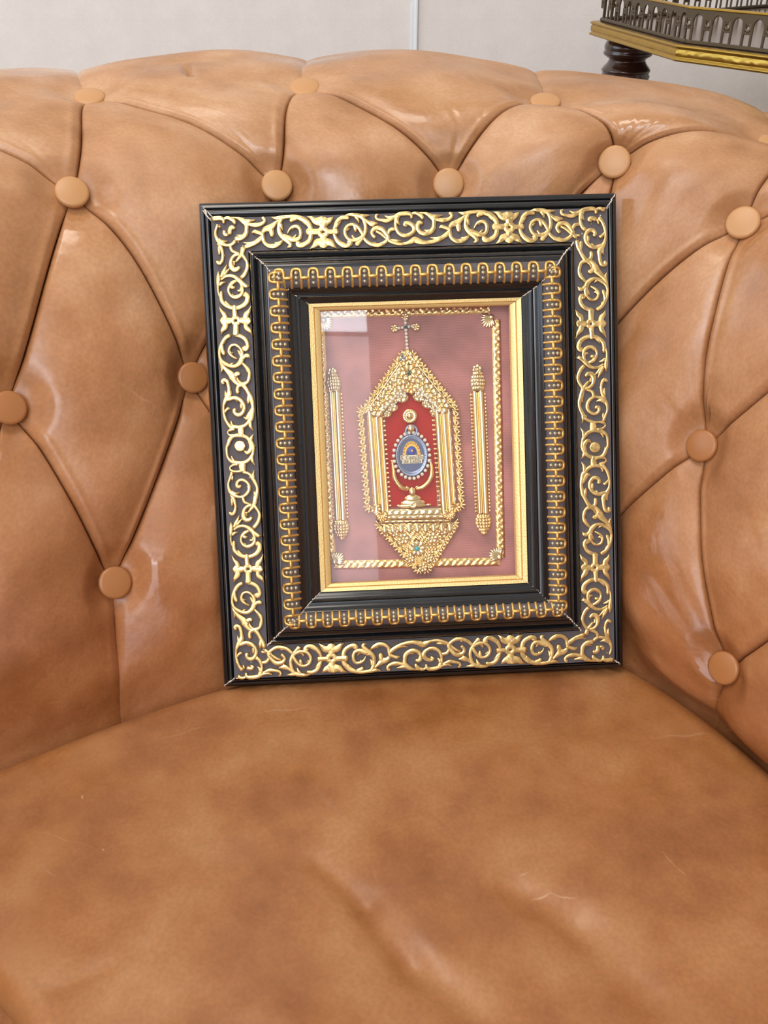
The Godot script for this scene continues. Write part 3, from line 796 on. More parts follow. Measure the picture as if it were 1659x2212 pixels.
# rings of the moulding from the outer back edge inwards: inset at the sides, at the top, at the bottom, height
const RINGS := [
	[-.0025, -.001, -.0045, -.014], [0.0, 0.0, -.0005, -.0012], [.0008, .0010, .0006, .0002], [.0038, .0050, .0028, .0010], [.0046, .0058, .0035, -.0006],
	[.0052, .0072, .0042, .0026], [.0062, .0086, .0050, .0042], [.0076, .0105, .0058, .0048], [.0090, .0124, .0066, .0040], [.0100, .0142, .0074, .0020], [.0106, .0150, .0078, .0012], [.0112, .0158, .0082, .0080],
	[.0447, .0474, .0405, .0090], [.0453, .0480, .0410, .0066], [.0462, .0490, .0420, .0130], [.0474, .0502, .0434, .0166], [.0492, .0520, .0456, .0178], [.0510, .0538, .0474, .0168],
	[.0522, .0550, .0484, .0150], [.0528, .0556, .0490, .0146], [.0538, .0564, .0500, .0196], [.0556, .0584, .0522, .0226], [.0576, .0606, .0546, .0236], [.0584, .0614, .0554, .0230], [.0592, .0622, .0560, .0262],
	[.0612, .0646, .0580, .0282], [.0632, .0676, .0598, .0284], [.0638, .0684, .0606, .0310], [.0660, .0712, .0626, .0334], [.0690, .0746, .0650, .0348], [.0724, .0782, .0680, .0352], [.0760, .0820, .0710, .0344], [.0786, .0848, .0732, .0326], [.0802, .0862, .0746, .0300],
	[.0808, .0868, .0752, .0306], [.0818, .0878, .0762, .0300], [.0836, .0892, .0780, .0276], [.0858, .0908, .0802, .0258], [.0884, .0926, .0832, .0250], [.0890, .0931, .0838, .0264], [.0904, .0942, .0852, .0268], [.0914, .0948, .0862, .0254], [.0944, .0966, .0886, .0236], [.0985, .0990, .0922, .0224], [.0994, .0998, .0928, .0212]]
const BAND_FROM := 11
const BAND_TO := 12
const CHAIN_FROM := 27
const CHAIN_TO := 33
const SLIP := [[.0994, .0998, .0928, .0212], [.0996, .0999, .0930, .0226], [.1040, .1028, .0962, .0220], [.1046, .1032, .0967, .0200], [.1052, .1036, .0972, .0208], [.1094, .1058, .1000, .0200], [.1102, .1062, .1005, .0190], [.1102, .1062, .1005, .0150]]

# corner k of a ring: 0 top left, 1 top right, 2 bottom right, 3 bottom left
func corner(r: Array, k: int) -> Vector3:
	var x: float = FW / 2 - r[0]
	return Vector3(x if k == 1 or k == 2 else -x, FH - r[1] if k < 2 else r[2], r[3])

func rail(k: int, rings: Array, from: int, to: int, called: String, m: Material, parent: Node3D, crack := 0.0) -> Node3D:
	var acc := Acc.new()
	var pts := PackedVector3Array()
	var pieces := 12
	for q in range(from, to + 1):
		var a := corner(rings[q], k); var b := corner(rings[q], (k + 1) % 4)
		var d := (b - a).normalized() * crack
		for s in pieces + 1: pts.append((a + d).lerp(b - d, float(s) / pieces))
	# flat facets between the rings, each ring doubled
	for q in to - from:
		var strip := PackedVector3Array()
		for s in pieces + 1: strip.append(pts[q * (pieces + 1) + s])
		for s in pieces + 1: strip.append(pts[(q + 1) * (pieces + 1) + s])
		acc.grid(strip, 2, pieces + 1, true)
	smooth_across(acc, to - from, pieces + 1)
	return put(called, acc, m, parent)

# soften the small facets so that rounded members look round, keep sharp steps
func smooth_across(acc: Acc, strips: int, w: int) -> void:
	var old := acc.n.duplicate()
	for q in strips - 1:
		for s in w:
			var i0 := q * 2 * w + w + s; var i1 := (q + 1) * 2 * w + s
			if old[i0].dot(old[i1]) > 0.55:
				var nn := (old[i0] + old[i1]).normalized()
				acc.n[i0] = nn; acc.n[i1] = nn

func chain_z(f: float) -> float:     # height of the chain band at the fraction f from its outer edge
	return lerpf(.0300, .0352, sin(PI * clampf(f * 0.86 + 0.14, 0, 1)))

# rounded strap along a polyline of (s, t, width), in rail coordinates; z0 is the ground
func strap(acc: Acc, xf: Transform3D, row: Array, z0: float, h: float, lim: Callable) -> void:
	var m := row.size() / 3
	var P := []
	for k in m: P.append(Vector3(row[k * 3], row[k * 3 + 1], row[k * 3 + 2]) * 1e-4)
	var fine := []
	for k in m - 1:
		var p0: Vector3 = P[maxi(k - 1, 0)]; var p1: Vector3 = P[k]; var p2: Vector3 = P[k + 1]; var p3: Vector3 = P[mini(k + 2, m - 1)]
		var n := 4 if m > 3 else 5
		for s in n: fine.append(p1.cubic_interpolate(p2, p0, p3, float(s) / n))
	fine.append(P[m - 1])
	var run := []
	for k in fine.size() + 1:
		var ok: bool = k < fine.size() and lim.call(fine[k] if k < fine.size() else Vector3.ZERO)
		if ok: run.append(fine[k])
		if (not ok) and run.size() > 1:
			strap_run(acc, xf, run, z0, h)
		if not ok: run = []

func strap_run(acc: Acc, xf: Transform3D, run: Array, z0: float, h: float) -> void:
	var pts := PackedVector3Array()
	var n := run.size()
	var ends := [0.35, 0.75]
	var rows := 0
	for k in n:
		var d: Vector3 = run[mini(k + 1, n - 1)] - run[maxi(k - 1, 0)]
		var t := Vector2(d.x, d.y).normalized()
		var nr := Vector2(-t.y, t.x)
		var list := [[0.0, 1.0]]
		var w: float = maxf(run[k].z, 0.0005) * 0.5
		if k == 0: list = [[-0.62, 0.05], [-0.5, 0.62], [0.0, 1.0]]
		elif k == n - 1: list = [[0.0, 1.0], [0.5, 0.62], [0.62, 0.05]]
		for e in list:
			var c: Vector2 = Vector2(run[k].x, run[k].y) + t * e[0] * w
			var ww: float = w * e[1]
			var hh: float = h * minf(1.0, 0.55 + w / 0.003) * (0.35 + 0.65 * e[1])
			for q in [[-1.22, 0.0], [-1.16, 0.72], [-0.98, 0.96], [0.0, 1.0], [0.98, 0.96], [1.16, 0.72], [1.22, 0.0]]:
				var xy: Vector2 = c + nr * ww * q[0]
				pts.append(xf * Vector3(xy.x, xy.y, z0 + hh * q[1]))
			rows += 1
	acc.grid(pts, rows, 7, true)

func framed_shrine() -> void:
	var t := thing("framed_reliquary", "black wooden frame with gilt scrollwork around a small gold shrine on pink silk", "picture frame", frame_xf)
	# rails: 0 top, 1 right, 2 bottom, 3 left
	var rails := []
	for k in 4:
		var r := rail(k, RINGS, 0, BAND_FROM, "frame_rail", M.ebony, t, 0.00012)
		rails.append(r)
		rail(k, RINGS, BAND_FROM, BAND_TO, "carved_band", M.band_ground, r)
		rail(k, RINGS, BAND_TO, CHAIN_FROM, "stepped_moulding", M.ebony, r, 0.00012)
		rail(k, RINGS, CHAIN_FROM, CHAIN_TO, "chain_bed", M.band_ground, r)
		rail(k, RINGS, CHAIN_TO, RINGS.size() - 1, "inner_moulding", M.ebony, r, 0.00012)
	# back board of the case, closing it behind
	var bk := Acc.new()
	bk.quad(Vector3(-FW / 2, -0.003, -0.014), Vector3(-FW / 2, FH, -0.014), Vector3(FW / 2, FH, -0.014), Vector3(FW / 2, -0.003, -0.014))
	put("back_board", bk, M.table_mahogany, t)
	for k in 4: rail(k, SLIP, 0, SLIP.size() - 1, "gilt_slip", M.slip_gilt, t, 0.0001)
	# gilt scrollwork: the same strip of pattern along each pair of rails, cut at the mitres
	var b0: Array = RINGS[BAND_FROM]; var b1: Array = RINGS[BAND_TO]
	for k in 4:
		var flat := k % 2 == 0
		var list: Array = SCROLLS_TOP if flat else SCROLLS_SIDE
		var period: float = PERIOD_TOP if flat else PERIOD_SIDE
		var first: float = FIRST_TOP if flat else FIRST_SIDE
		var xf: Transform3D
		if k == 0: xf = Transform3D(Basis(), Vector3(0, FH - .0316, 0))
		elif k == 2: xf = Transform3D(Basis(Vector3(-1, 0, 0), Vector3(0, -1, 0), Vector3(0, 0, 1)), Vector3(0, .0244, 0))
		elif k == 3: xf = Transform3D(Basis(Vector3(0, -1, 0), Vector3(-1, 0, 0), Vector3(0, 0, 1)), Vector3(-.172, 0, 0))
		else: xf = Transform3D(Basis(Vector3(0, 1, 0), Vector3(1, 0, 0), Vector3(0, 0, 1)), Vector3(.172, 0.4572, 0))
		var keep := func(p: Vector3) -> bool:
			var q := xf * Vector3(p.x, p.y, 0)
			# inside the band and on this rail's side of the mitres
			var pt := Vector2(q.x, q.y)
			for e in [k, (k + 1) % 4]:
				var ca := corner(b0, e); var cb := corner(b1, e)
				var va := Vector2(ca.x, ca.y); var dd := (Vector2(cb.x, cb.y) - va).normalized()
				var side := dd.cross(pt - va)
				if e == k and side < 0.0004: return false
				if e != k and side > -0.0004: return false
			return true
		for rep in [-1, 0, 1, 2]:
			var by := {}
			for st in list:
				var row: Array = st[1].duplicate()
				for j in row.size() / 3:
					row[j * 3] = row[j * 3] + int((first + rep * period) * 1e4)
					row[j * 3 + 2] = int(row[j * 3 + 2] * (1.34 if st[0] == "palmette" else 1.16))
				if not by.has(st[0]): by[st[0]] = Acc.new()
				strap(by[st[0]], xf, row, .0086, .0030 if st[0] == "palmette" else .0027, keep)
			for nm in by:
				if by[nm].v.size() > 0: put(nm, by[nm], M.gilded_brass, rails[k])
	# the chain of arched links with three beads each
	for k in 4:
		var flat := k % 2 == 0
		var ro: Array = RINGS[CHAIN_FROM]; var ri: Array = RINGS[CHAIN_TO]
		var a := corner(ro, k); var b := corner(ro, (k + 1) % 4)
		var ai := corner(ri, k); var bi := corner(ri, (k + 1) % 4)
		var n := 17 if flat else 22
		var along := (b - a).normalized()
		var inward := Vector3(0, 0, 1).cross(along) * -1.0
		var depth: float = absf((ai - a).dot(inward))
		var link := Acc.new(); var bead := Acc.new(); var bar := Acc.new()
		var ll := (b - a).length()
		var i0 := (ai - a).dot(along)
		var lo := i0 * 0.62; var hi := ll - i0 * 0.62
		var step := (hi - lo) / (n - 1)
		var at := func(s: float, f: float, z: float) -> Vector3:
			return Vector3(0, 0, 0) + along * s - inward * (-f * depth) + Vector3(0, 0, chain_z(f) + z)
		# one link, then copies
		var path := PackedVector3Array(); var rad := PackedFloat32Array()
		var hw := 0.0044
		for q in [[-1.0, 1.0], [-1.02, .8], [-1.0, .6], [-0.98, .4], [-0.95, .26], [-0.72, .12], [-0.3, .075], [0.3, .075], [0.72, .12], [0.95, .26], [0.98, .4], [1.0, .6], [1.02, .8], [1.0, 1.0]]:
			path.append(at.call(q[0] * hw, q[1], 0.0002)); rad.append(0.00155)
		link.tube(path, rad, 8)
		var lm := link.mesh(M.link_brass)
		for j in 3:
			var p: Vector3 = at.call(0.0, 0.30 + j * 0.24, 0.0003)
			bead.ball(p, Vector3(0.0022, 0.0022, 0.0017), 6, 10)
		var bm := bead.mesh(M.link_bead)
		bar.tube(PackedVector3Array([at.call(hw * 0.95, .55, 0.0004), at.call(step * 0.5, .55, 0.0008), at.call(step - hw * 0.95, .55, 0.0004)]), PackedFloat32Array([0.0015, 0.0019, 0.0015]), 8)
		var brm := bar.mesh(M.link_brass)
		for j in n:
			var base := Vector3(a.x, a.y, 0) + along * (lo + step * j)
			var l := put_mesh("chain_link", lm, rails[k]); l.position = base
			var bb := put_mesh("bead_row", bm, rails[k]); bb.position = base
			if j < n - 1:
				var br := put_mesh("link_bar", brm, rails[k]); br.position = base
	# chipped mitres showing pale wood
	var chips := Acc.new()
	rng.seed = 5
	for k in 4:
		for q in range(3, RINGS.size() - 1):
			var p := corner(RINGS[q], k); var p2 := corner(RINGS[q + 1], k)
			var many := 3 if q < 27 else 1
			if (q > BAND_FROM - 1 and q < BAND_TO + 1): many = 6
			for j in many:
				if rng.randf() < (0.30 if k == 0 else 0.12): continue
				var c: Vector3 = p.lerp(p2, rng.randf()) + Vector3(rng.randf_range(-.0003, .0003), rng.randf_range(-.0003, .0003), 0.0001)
				chips.ball(c, Vector3(rng.randf_range(.0003, .0010), rng.randf_range(.0003, .0010), .0004), 4, 6)
	for k in [1, 3]:
		for q in RINGS.size() - 2:
			if q < 1 or (q >= BAND_FROM and q < BAND_TO + 1) or rng.randf() < 0.2: continue
			var a := corner(RINGS[q], k); var b := corner(RINGS[q + 1], k)
			var j := Vector3(rng.randf_range(-.0006, .0006), rng.randf_range(-.0006, .0006), .0001)
			chips.tube(PackedVector3Array([a + j, a.lerp(b, .5) - j * .6 + Vector3(0, 0, .0003), b + j * .5]), PackedFloat32Array([rng.randf_range(.0002, .0006), rng.randf_range(.0003, .0009), .0003]), 5)
	put("chipped_edges", chips, M.chip_wood, t).set_meta("kind", "stuff")
	# splintered hole at the top left corner
	var gap := Acc.new()
	gap.ball(Vector3(-.1915, FH - .0122, .0046), Vector3(.0052, .0017, .0012), 6, 14, Basis(Vector3(0, 0, 1), -0.75))
	put("corner_gap", gap, M.dark_gap, t)
	var spl := Acc.new()
	for q in [[-.1962, -.0080, -.1880, -.0190, .0008], [-.1935, -.0075, -.1925, -.0120, .0009], [-.1925, -.0085, -.1860, -.0160, .0006], [-.1900, -.0170, -.1855, -.0185, .0008]]:
		spl.tube(PackedVector3Array([Vector3(q[0], FH + q[1], .0052), Vector3((q[0] + q[2]) / 2 - .0005, FH + (q[1] + q[3]) / 2, .0064), Vector3(q[2], FH + q[3], .0070)]), PackedFloat32Array([q[4] * .5, q[4], q[4] * .4]), 6)
	put("splinter", spl, M.chip_wood, t)
	inside(t)

# ------------------------------------------------------------------ inside the case
const ZP := -0.003      # the silk panel

func leaf(acc: Acc, o: Vector3, ang: float, ln: float, w: float, lift := 0.001) -> void:
	var d := Vector3(cos(ang), sin(ang), 0); var s := Vector3(-sin(ang), cos(ang), 0)
	var p := PackedVector3Array()
	for q in [[0.0, .25, 0.0], [.3, .8, .6], [.6, 1.0, 1.0], [.85, .6, .8], [1.0, .05, .3]]:
		for e in [-1.0, -0.5, 0.0, 0.5, 1.0]:
			p.append(o + d * ln * q[0] + s * w * 0.5 * q[1] * e + Vector3(0, 0, lift * q[2] * (1.0 - 0.6 * absf(e)) + 0.0002))
	acc.grid(p, 5, 5, false)

func rosette(acc: Acc, o: Vector3, r: float, n: int, turn := 0.0, lift := 0.0012) -> void:
	for k in n: leaf(acc, o, turn + TAU * k / n, r, r * 5.0 / n, lift)
	acc.ball(o + Vector3(0, 0, lift * 0.5), Vector3(r * .3, r * .3, lift), 4, 8)

# a strip of embossed foil from a to b
func foil(acc: Acc, a: Vector3, b: Vector3, w: float, bump: float, seed_: int, cell := 0.0012) -> void:
	rng.seed = seed_
	var d := b - a; var ln := d.length(); d /= ln
	var s := Vector3(0, 0, 1).cross(d).normalized()
	var nu := maxi(int(ln / cell), 2); var nv := maxi(int(w / cell), 4)
	var p := PackedVector3Array()
	for x in nu + 1:
		for y in nv + 1:
			var e := float(y) / nv * 2.0 - 1.0
			var z := 0.0009 * (1.0 - pow(absf(e), 6.0))
			if absf(e) < 0.72: z += bump * (rng.randf() - 0.35) + bump * 0.7 * sin(x * 1.15) * cos(e * 3.0)
			elif absf(e) < 0.95: z += bump * 0.7
			p.append(a + d * ln * x / nu + s * w * 0.5 * e + Vector3(0, 0, z))
	acc.grid(p, nu + 1, nv + 1, false)

func pearls(acc: Acc, a: Vector3, b: Vector3, r: float) -> void:
	var n := maxi(int((b - a).length() / (r * 2.0)), 1)
	for k in n + 1: acc.ball(a.lerp(b, float(k) / n), Vector3(r, r, r), 5, 8)

func at3(p: Vector2, z := 0.0) -> Vector3:
	return Vector3(p.x, p.y, ZP + z)

func inside(t: Node3D) -> void:
	var a := Acc.new()
	a.quad(Vector3(-.1, .088, ZP), Vector3(.1, .088, ZP), Vector3(.1, FH - .092, ZP), Vector3(-.1, FH - .092, ZP))
	put("silk_panel", a, M.pink_silk, t)
	# walls of the case between the slip and the panel
	a = Acc.new()
	for k in 4:
		var r0 := [.1103, .1063, .1006, .0192]; var r1 := [.1040, .0990, .0940, ZP]
		var p0 := corner(r0, k); var p1 := corner(r0, (k + 1) % 4); var q0 := corner(r1, k); var q1 := corner(r1, (k + 1) % 4)
		a.quad(p0, q0, q1, p1)
	put("case_lining", a, M.pink_silk, t)
	a = Acc.new()
	a.box(Vector3(0, (.1000 + FH - .1058) / 2, .0165), Vector3(.182, FH - .1058 - .1000 + .002, .0018))
	var glass := Acc.new()
	glass.quad(Vector3(-.0915, .0990, .0165), Vector3(.0915, .0990, .0165), Vector3(.0915, FH - .1048, .0165), Vector3(-.0915, FH - .1048, .0165))
	put("glass_pane", glass, M.clear_glass, t)
	# foil borders
	var bl := [[Vector2(-0.0909, 0.3598), Vector2(0.0741, 0.3593), 1], [Vector2(0.0806, 0.3489), Vector2(0.0791, 0.1154), 2], [Vector2(-0.0867, 0.1148), Vector2(0.0776, 0.1113), 3], [Vector2(-0.0911, 0.3541), Vector2(-0.0892, 0.1204), 4]]
	for q in bl:
		a = Acc.new()
		foil(a, at3(q[0], .0003), at3(q[1], .0003), .0088, .0005, q[2])
		put("border_strip", a, M.gold_foil, t)
	for q in [[Vector2(-0.0880, 0.3540), -0.9], [Vector2(0.0757, 0.3517), -2.3], [Vector2(0.0777, 0.1155), 2.4], [Vector2(-0.0866, 0.1180), 0.8]]:
		a = Acc.new()
		for k in 9: leaf(a, at3(q[0], .0012), q[1] + (k - 4) * 0.26, .0125 - absf(k - 4) * .0007, .0042, .0014)
		a.ball(at3(q[0], .0016), Vector3(.003, .003, .0016), 5, 10)
		put("corner_leaf", a, M.gold_bright, t)
	# two side columns
	for q in [[Vector2(-0.0798, 0.2838), Vector2(-0.0785, 0.1602), Vector2(-0.0811, 0.3052), Vector2(-0.0784, 0.1401)], [Vector2(0.0605, 0.2790), Vector2(0.0623, 0.1609), Vector2(0.0603, 0.3036), Vector2(0.0626, 0.1392)]]:
		var col := group_of("side_column", t)
		var p0 := at3(q[0], .0025); var p1 := at3(q[1], .0025)
		a = Acc.new()
		var dir := (p1 - p0).normalized(); var sd := Vector3(0, 0, 1).cross(dir)
		for e in [[-.0034, .0026], [.0026, .0034]]:
			a.tube(PackedVector3Array([p0 + sd * e[0], p0.lerp(p1, .5) + sd * e[0] + Vector3(0, 0, .0006), p1 + sd * e[0]]), PackedFloat32Array([e[1], e[1] * 1.06, e[1]]), 14)
		put("shaft", a, M.gold_bright, col)
		a = Acc.new()
		for e in [-1.0, 1.0]:
			for k in 34:
				var c: Vector3 = p0.lerp(p1, (k + .5) / 34.0) + sd * e * .0056 - Vector3(0, 0, .0015)
				leaf(a, c, atan2(sd.y * e, sd.x * e), .0026, .0026, .0006)
		put("fringe", a, M.gold_foil, col).set_meta("kind", "stuff")
		# pineapple ends
		for e in [0, 1]:
			a = Acc.new()
			var b := p0 if e == 0 else p1
			var tip := at3(q[2 + e], .002)
			var ax := (tip - b).normalized(); var ln := (tip - b).length()
			var sx := Vector3(0, 0, 1).cross(ax)
			for r in 6:
				var f := (r + .5) / 6.0
				var w := .0072 * sin(PI * (0.25 + 0.70 * f)) * (1.0 if e == 1 else 0.9)
				for j in 5:
					leaf(a, b + ax * ln * 0.86 * f + sx * w * (j - 2) * 0.5 + Vector3(0, 0, .0012 * (2 - absf(j - 2))), atan2(ax.y, ax.x) + (j - 2) * -0.22, .0048, .0038, .0014)
			a.ball(b + ax * ln * .42, Vector3(.006, .008, .0022), 6, 12)
			if e == 0: rosette(a, tip - ax * .002, .0052, 6, .3, .0014)
			put("pineapple_end", a, M.gold_bright if e == 0 else M.gold_foil, col)
	shrine(t)
	medallion(t)

func shrine(t: Node3D) -> void:
	var s := group_of("gothic_shrine", t)
	var a := Acc.new()
	# red niche
	var nv := [Vector2(-0.0345, 0.1698), Vector2(0.0166, 0.1691), Vector2(0.0179, 0.2661), Vector2(-0.0061, 0.2813), Vector2(-0.0310, 0.2651)]
	var f := []
	for q in nv: f.append(at3(q, .0006))
	a.fan(f)
	put("red_niche", a, M.red_velvet, s)
	# pillars
	var li := 0
	for q in [[Vector2(-0.0418, 0.2660), Vector2(-0.0383, 0.1650)], [Vector2(0.0242, 0.2650), Vector2(0.0279, 0.1632)]]:
		a = Acc.new()
		var p0 := at3(q[0], .003); var p1 := at3(q[1], .003)
		var dir := (p1 - p0).normalized(); var sd := Vector3(0, 0, 1).cross(dir)
		for e in [[-.0046, .0034], [.0018, .0030], [.0064, .0017]]:
			a.tube(PackedVector3Array([p0 + sd * e[0], p1 + sd * e[0]]), PackedFloat32Array([e[1], e[1]]), 14)
		a.box((p0 + p1) / 2 - Vector3(0, 0, .0018), Vector3(.0165, (p1 - p0).length(), .002), .0004, Basis(sd * -1.0, dir * -1.0, Vector3(0, 0, 1)))
		put("pillar", a, M.gold_bright, s)
		a = Acc.new()
		for e in [0.0, 1.0]:
			for k in 7: leaf(a, p0.lerp(p1, e) + Vector3(0, 0, .002), (PI / 2 if e == 0 else -PI / 2) + (k - 3) * .42, .0075, .0038, .002)
		put("capital", a, M.gold_foil, s)
		# sprays of little leaves up the outer edge
		a = Acc.new()
		var o := -1.0 if li == 0 else 1.0
		for k in 12:
			var c: Vector3 = p0.lerp(p1, (k + .2) / 12.0) + Vector3(o * .0108, 0, -.001)
			for j in 5: leaf(a, c, (PI if o < 0 else 0.0) + (j - 2) * .66, .0084, .0024, .0030)
			a.ball(c + Vector3(0, 0, .001), Vector3(.0013, .0013, .0013), 4, 6)
		for k in 22: leaf(a, p0.lerp(p1, (k + .5) / 22.0) - Vector3(o * .0078, 0, .0005), (0.0 if o < 0 else PI), .0028, .0022, .0007)
		put("leaf_edging", a, M.gold_bright, s).set_meta("kind", "stuff")
		li += 1
	# gable
	var apex := Vector2(-0.0074, 0.3197)
	var inner := Vector2(-0.0059, 0.2857)
	li = 0
	for q in [[Vector2(-0.0500, 0.2631), Vector2(-0.0358, 0.2568)], [Vector2(0.0338, 0.2655), Vector2(0.0221, 0.2570)]]:
		var o := -1.0 if li == 0 else 1.0
		a = Acc.new()
		var e0 := at3(q[0], .002); var e1 := at3(apex, .002)
		var i0 := at3(q[1], .002); var i1 := at3(inner, .002)
		rng.seed = 77 + li
		var p := PackedVector3Array()
		for x in 41:
			for y in 19:
				var b := e0.lerp(e1, x / 40.0).lerp(i0.lerp(i1, x / 40.0), y / 18.0)
				p.append(b + Vector3(0, 0, .0016 + .0011 * (rng.randf() - .4) + .0012 * sin(PI * y / 18.0)))
		a.grid(p, 41, 19, li == 1)
		put("gable_slope", a, M.gold_foil, s)
		# raised scrolls and flowers on the slope
		a = Acc.new()
		for k in 5:
			var c: Vector3 = e0.lerp(e1, .12 + k * .17).lerp(i0.lerp(i1, .12 + k * .17), .45) + Vector3(0, 0, .0034)
			rosette(a, c, .0082, 6, k * .5, .0030)
		for k in 4:
			var c: Vector3 = e0.lerp(e1, .2 + k * .17).lerp(i0.lerp(i1, .2 + k * .17), .25) + Vector3(0, 0, .003)
			leaf(a, c, 1.0 if li == 0 else 2.1, .008, .005, .002)
		put("gable_flower", a, M.gold_bright, s)
		# crockets along the roof edge
		a = Acc.new()
		var up := atan2(e1.y - e0.y, e1.x - e0.x)
		for k in 9:
			var c: Vector3 = e0.lerp(e1, (k + .3) / 9.0) + Vector3(0, 0, .001)
			for j in 5: leaf(a, c, up + (PI / 2 if li == 0 else -PI / 2) + (j - 2) * .62, .0088, .0026, .0032)
			a.ball(c + Vector3(0, 0, .002), Vector3(.0014, .0014, .0014), 4, 6)
		put("crocket_row", a, M.gold_bright, s).set_meta("kind", "stuff")
		a = Acc.new()
		var tw := PackedVector3Array(); var tr := PackedFloat32Array()
		for k in 30:
			tw.append(e0.lerp(e1, k / 29.0) + Vector3(0, 0, .0036)); tr.append(.0011 + .0003 * sin(k * 2.6))
		a.tube(tw, tr, 7)
		put("twisted_cord", a, M.gold_bright, s)
		a = Acc.new()
		pearls(a, i0.lerp(i1, .05) + Vector3(o * .004, .002, .005), i0.lerp(i1, .96) + Vector3(o * .006, .001, .005), .0017)
		pearls(a, i0.lerp(i1, .2) + Vector3(o * .0015, -.001, .004), i0.lerp(i1, .9) + Vector3(o * .0025, -.002, .004), .0012)
		put("pearl_string", a, M.pearl, s)
		# trefoil cusps hanging into the niche
		a = Acc.new()
		for q2 in ([[Vector2(-0.0143, 0.2771), .0072], [Vector2(-0.0237, 0.2676), .0060], [Vector2(-0.0293, 0.2615), .0048]] if li == 0 else [[Vector2(0.0029, 0.2774), .0072], [Vector2(0.0108, 0.2699), .0064], [Vector2(0.0168, 0.2616), .0050]]):
			a.ball(at3(q2[0], .0025), Vector3(q2[1], q2[1] * .8, .0022), 6, 12)
			rosette(a, at3(q2[0], .0042), q2[1] * .8, 5, .4, .0012)
		put("cusp", a, M.gold_bright, s)
		li += 1
	# centre of the gable
	a = Acc.new()
	rosette(a, at3(Vector2(-0.0072, 0.3001), .006), .0095, 8, .2, .0022)
	rosette(a, at3(Vector2(-0.0140, 0.3110), .005), .0060, 6, .5, .0016)
	rosette(a, at3(Vector2(-0.0006, 0.3097), .005), .0060, 6, .1, .0016)
	rosette(a, at3(Vector2(-0.0075, 0.3170), .005), .0056, 6, .3, .0016)
	rosette(a, at3(Vector2(-0.0050, 0.2857), .005), .0070, 7, .3, .0018)
	put("gable_rosette", a, M.gold_foil, s)
	a = Acc.new()
	for k in 7: leaf(a, at3(Vector2(-0.0072, 0.3001), .0078), TAU * k / 7.0, .0030, .0016, .001)
	a.ball(at3(Vector2(-0.0072, 0.3001), .0082), Vector3(.0016, .0016, .0014), 5, 8)
	put("green_stone", a, M.green_gem, s)
	# ledge
	a = Acc.new()
	foil(a, at3(Vector2(-0.0374, 0.1649), .0035), at3(Vector2(0.0247, 0.1638), .0035), .0072, .0003, 51)
	foil(a, at3(Vector2(-0.0394, 0.1605), .0045), at3(Vector2(0.0282, 0.1591), .0045), .0040, .0004, 52)
	foil(a, at3(Vector2(-0.0404, 0.1564), .004), at3(Vector2(0.0299, 0.1549), .004), .0030, .0003, 53)
	put("ledge", a, M.gold_bright, s)
	a = Acc.new()
	for q in [[Vector2(-0.0375, 0.1613), 9], [Vector2(0.0283, 0.1604), 9], [Vector2(-0.0436, 0.1688), 7], [Vector2(0.0349, 0.1675), 7]]:
		for k in q[1]: leaf(a, at3(q[0], .005), TAU * k / q[1], .0062, .0032, .002)
	put("ledge_leaf", a, M.gold_foil, s)
	# pendant below
	a = Acc.new()
	rng.seed = 91
	var tl := at3(Vector2(-0.0396, 0.1541), .002); var tr2 := at3(Vector2(0.0326, 0.1529), .002); var bt := at3(Vector2(0.0008, 0.1045), .002)
	var pp := PackedVector3Array()
	for x in 33:
		for y in 33:
			var l := tl.lerp(bt, y / 32.0); var r := tr2.lerp(bt, y / 32.0)
			pp.append(l.lerp(r, x / 32.0) + Vector3(0, 0, .002 * sin(PI * x / 32.0) + .0009 * sin(x * 2.1) * sin(y * 1.9) + .0006 * rng.randf()))
	a.grid(pp, 33, 33, true)
	put("pendant", a, M.gold_foil, s)
	a = Acc.new()
	for k in 9:
		var c: Vector3 = tl.lerp(tr2, (k + .5) / 9.0) + Vector3(0, -.001, .003)
		leaf(a, c, -PI / 2, .0095, .0052, .002)
	put("leaf_valance", a, M.gold_bright, s)
	a = Acc.new()
	for e in [0, 1]:
		for k in 9:
			var c: Vector3 = (tl if e == 0 else tr2).lerp(bt, (k + .2) / 9.0)
			for j in 5: leaf(a, c, (PI + .55 if e == 0 else -.55) + (j - 2) * .62, .0086, .0026, .0032)
	put("pendant_edging", a, M.gold_bright, s).set_meta("kind", "stuff")
	a = Acc.new()
	rosette(a, at3(Vector2(-0.0039, 0.1287), .006), .0085, 8, .1, .002)
	for q in [[Vector2(-0.0173, 0.1385), .006], [Vector2(0.0110, 0.1382), .006], [Vector2(-0.0116, 0.1189), .005], [Vector2(0.0067, 0.1181), .005], [Vector2(0.0009, 0.1091), .005], [Vector2(-0.0263, 0.1453), .005], [Vector2(0.0214, 0.1451), .005]]:
		rosette(a, at3(q[0], .0045), q[1], 6, q[1] * 900.0, .0016)
	put("pendant_flower", a, M.gold_bright, s)
	a = Acc.new()
	a.ball(at3(Vector2(-0.0049, 0.1287), .0082), Vector3(.0024, .0024, .0018), 6, 12)
	put("turquoise_stone", a, M.turquoise, s)
	# pearl cross on the apex
	var c := group_of("pearl_cross", t)
	a = Acc.new()
	pearls(a, at3(Vector2(-0.0086, 0.3516), .004), at3(Vector2(-0.0074, 0.3206), .004), .0017)
	pearls(a, at3(Vector2(-0.0147, 0.3434), .004), at3(Vector2(-0.0021, 0.3448), .004), .0015)
	put("pearl_string", a, M.pearl, c)
	a = Acc.new()
	for q in [Vector2(-0.0192, 0.3435), Vector2(0.0019, 0.3442), Vector2(-0.0085, 0.3542)]: rosette(a, at3(q, .003), .0042, 6, .2, .0014)
	put("cross_flower", a, M.gold_bright, c)
	a = Acc.new()
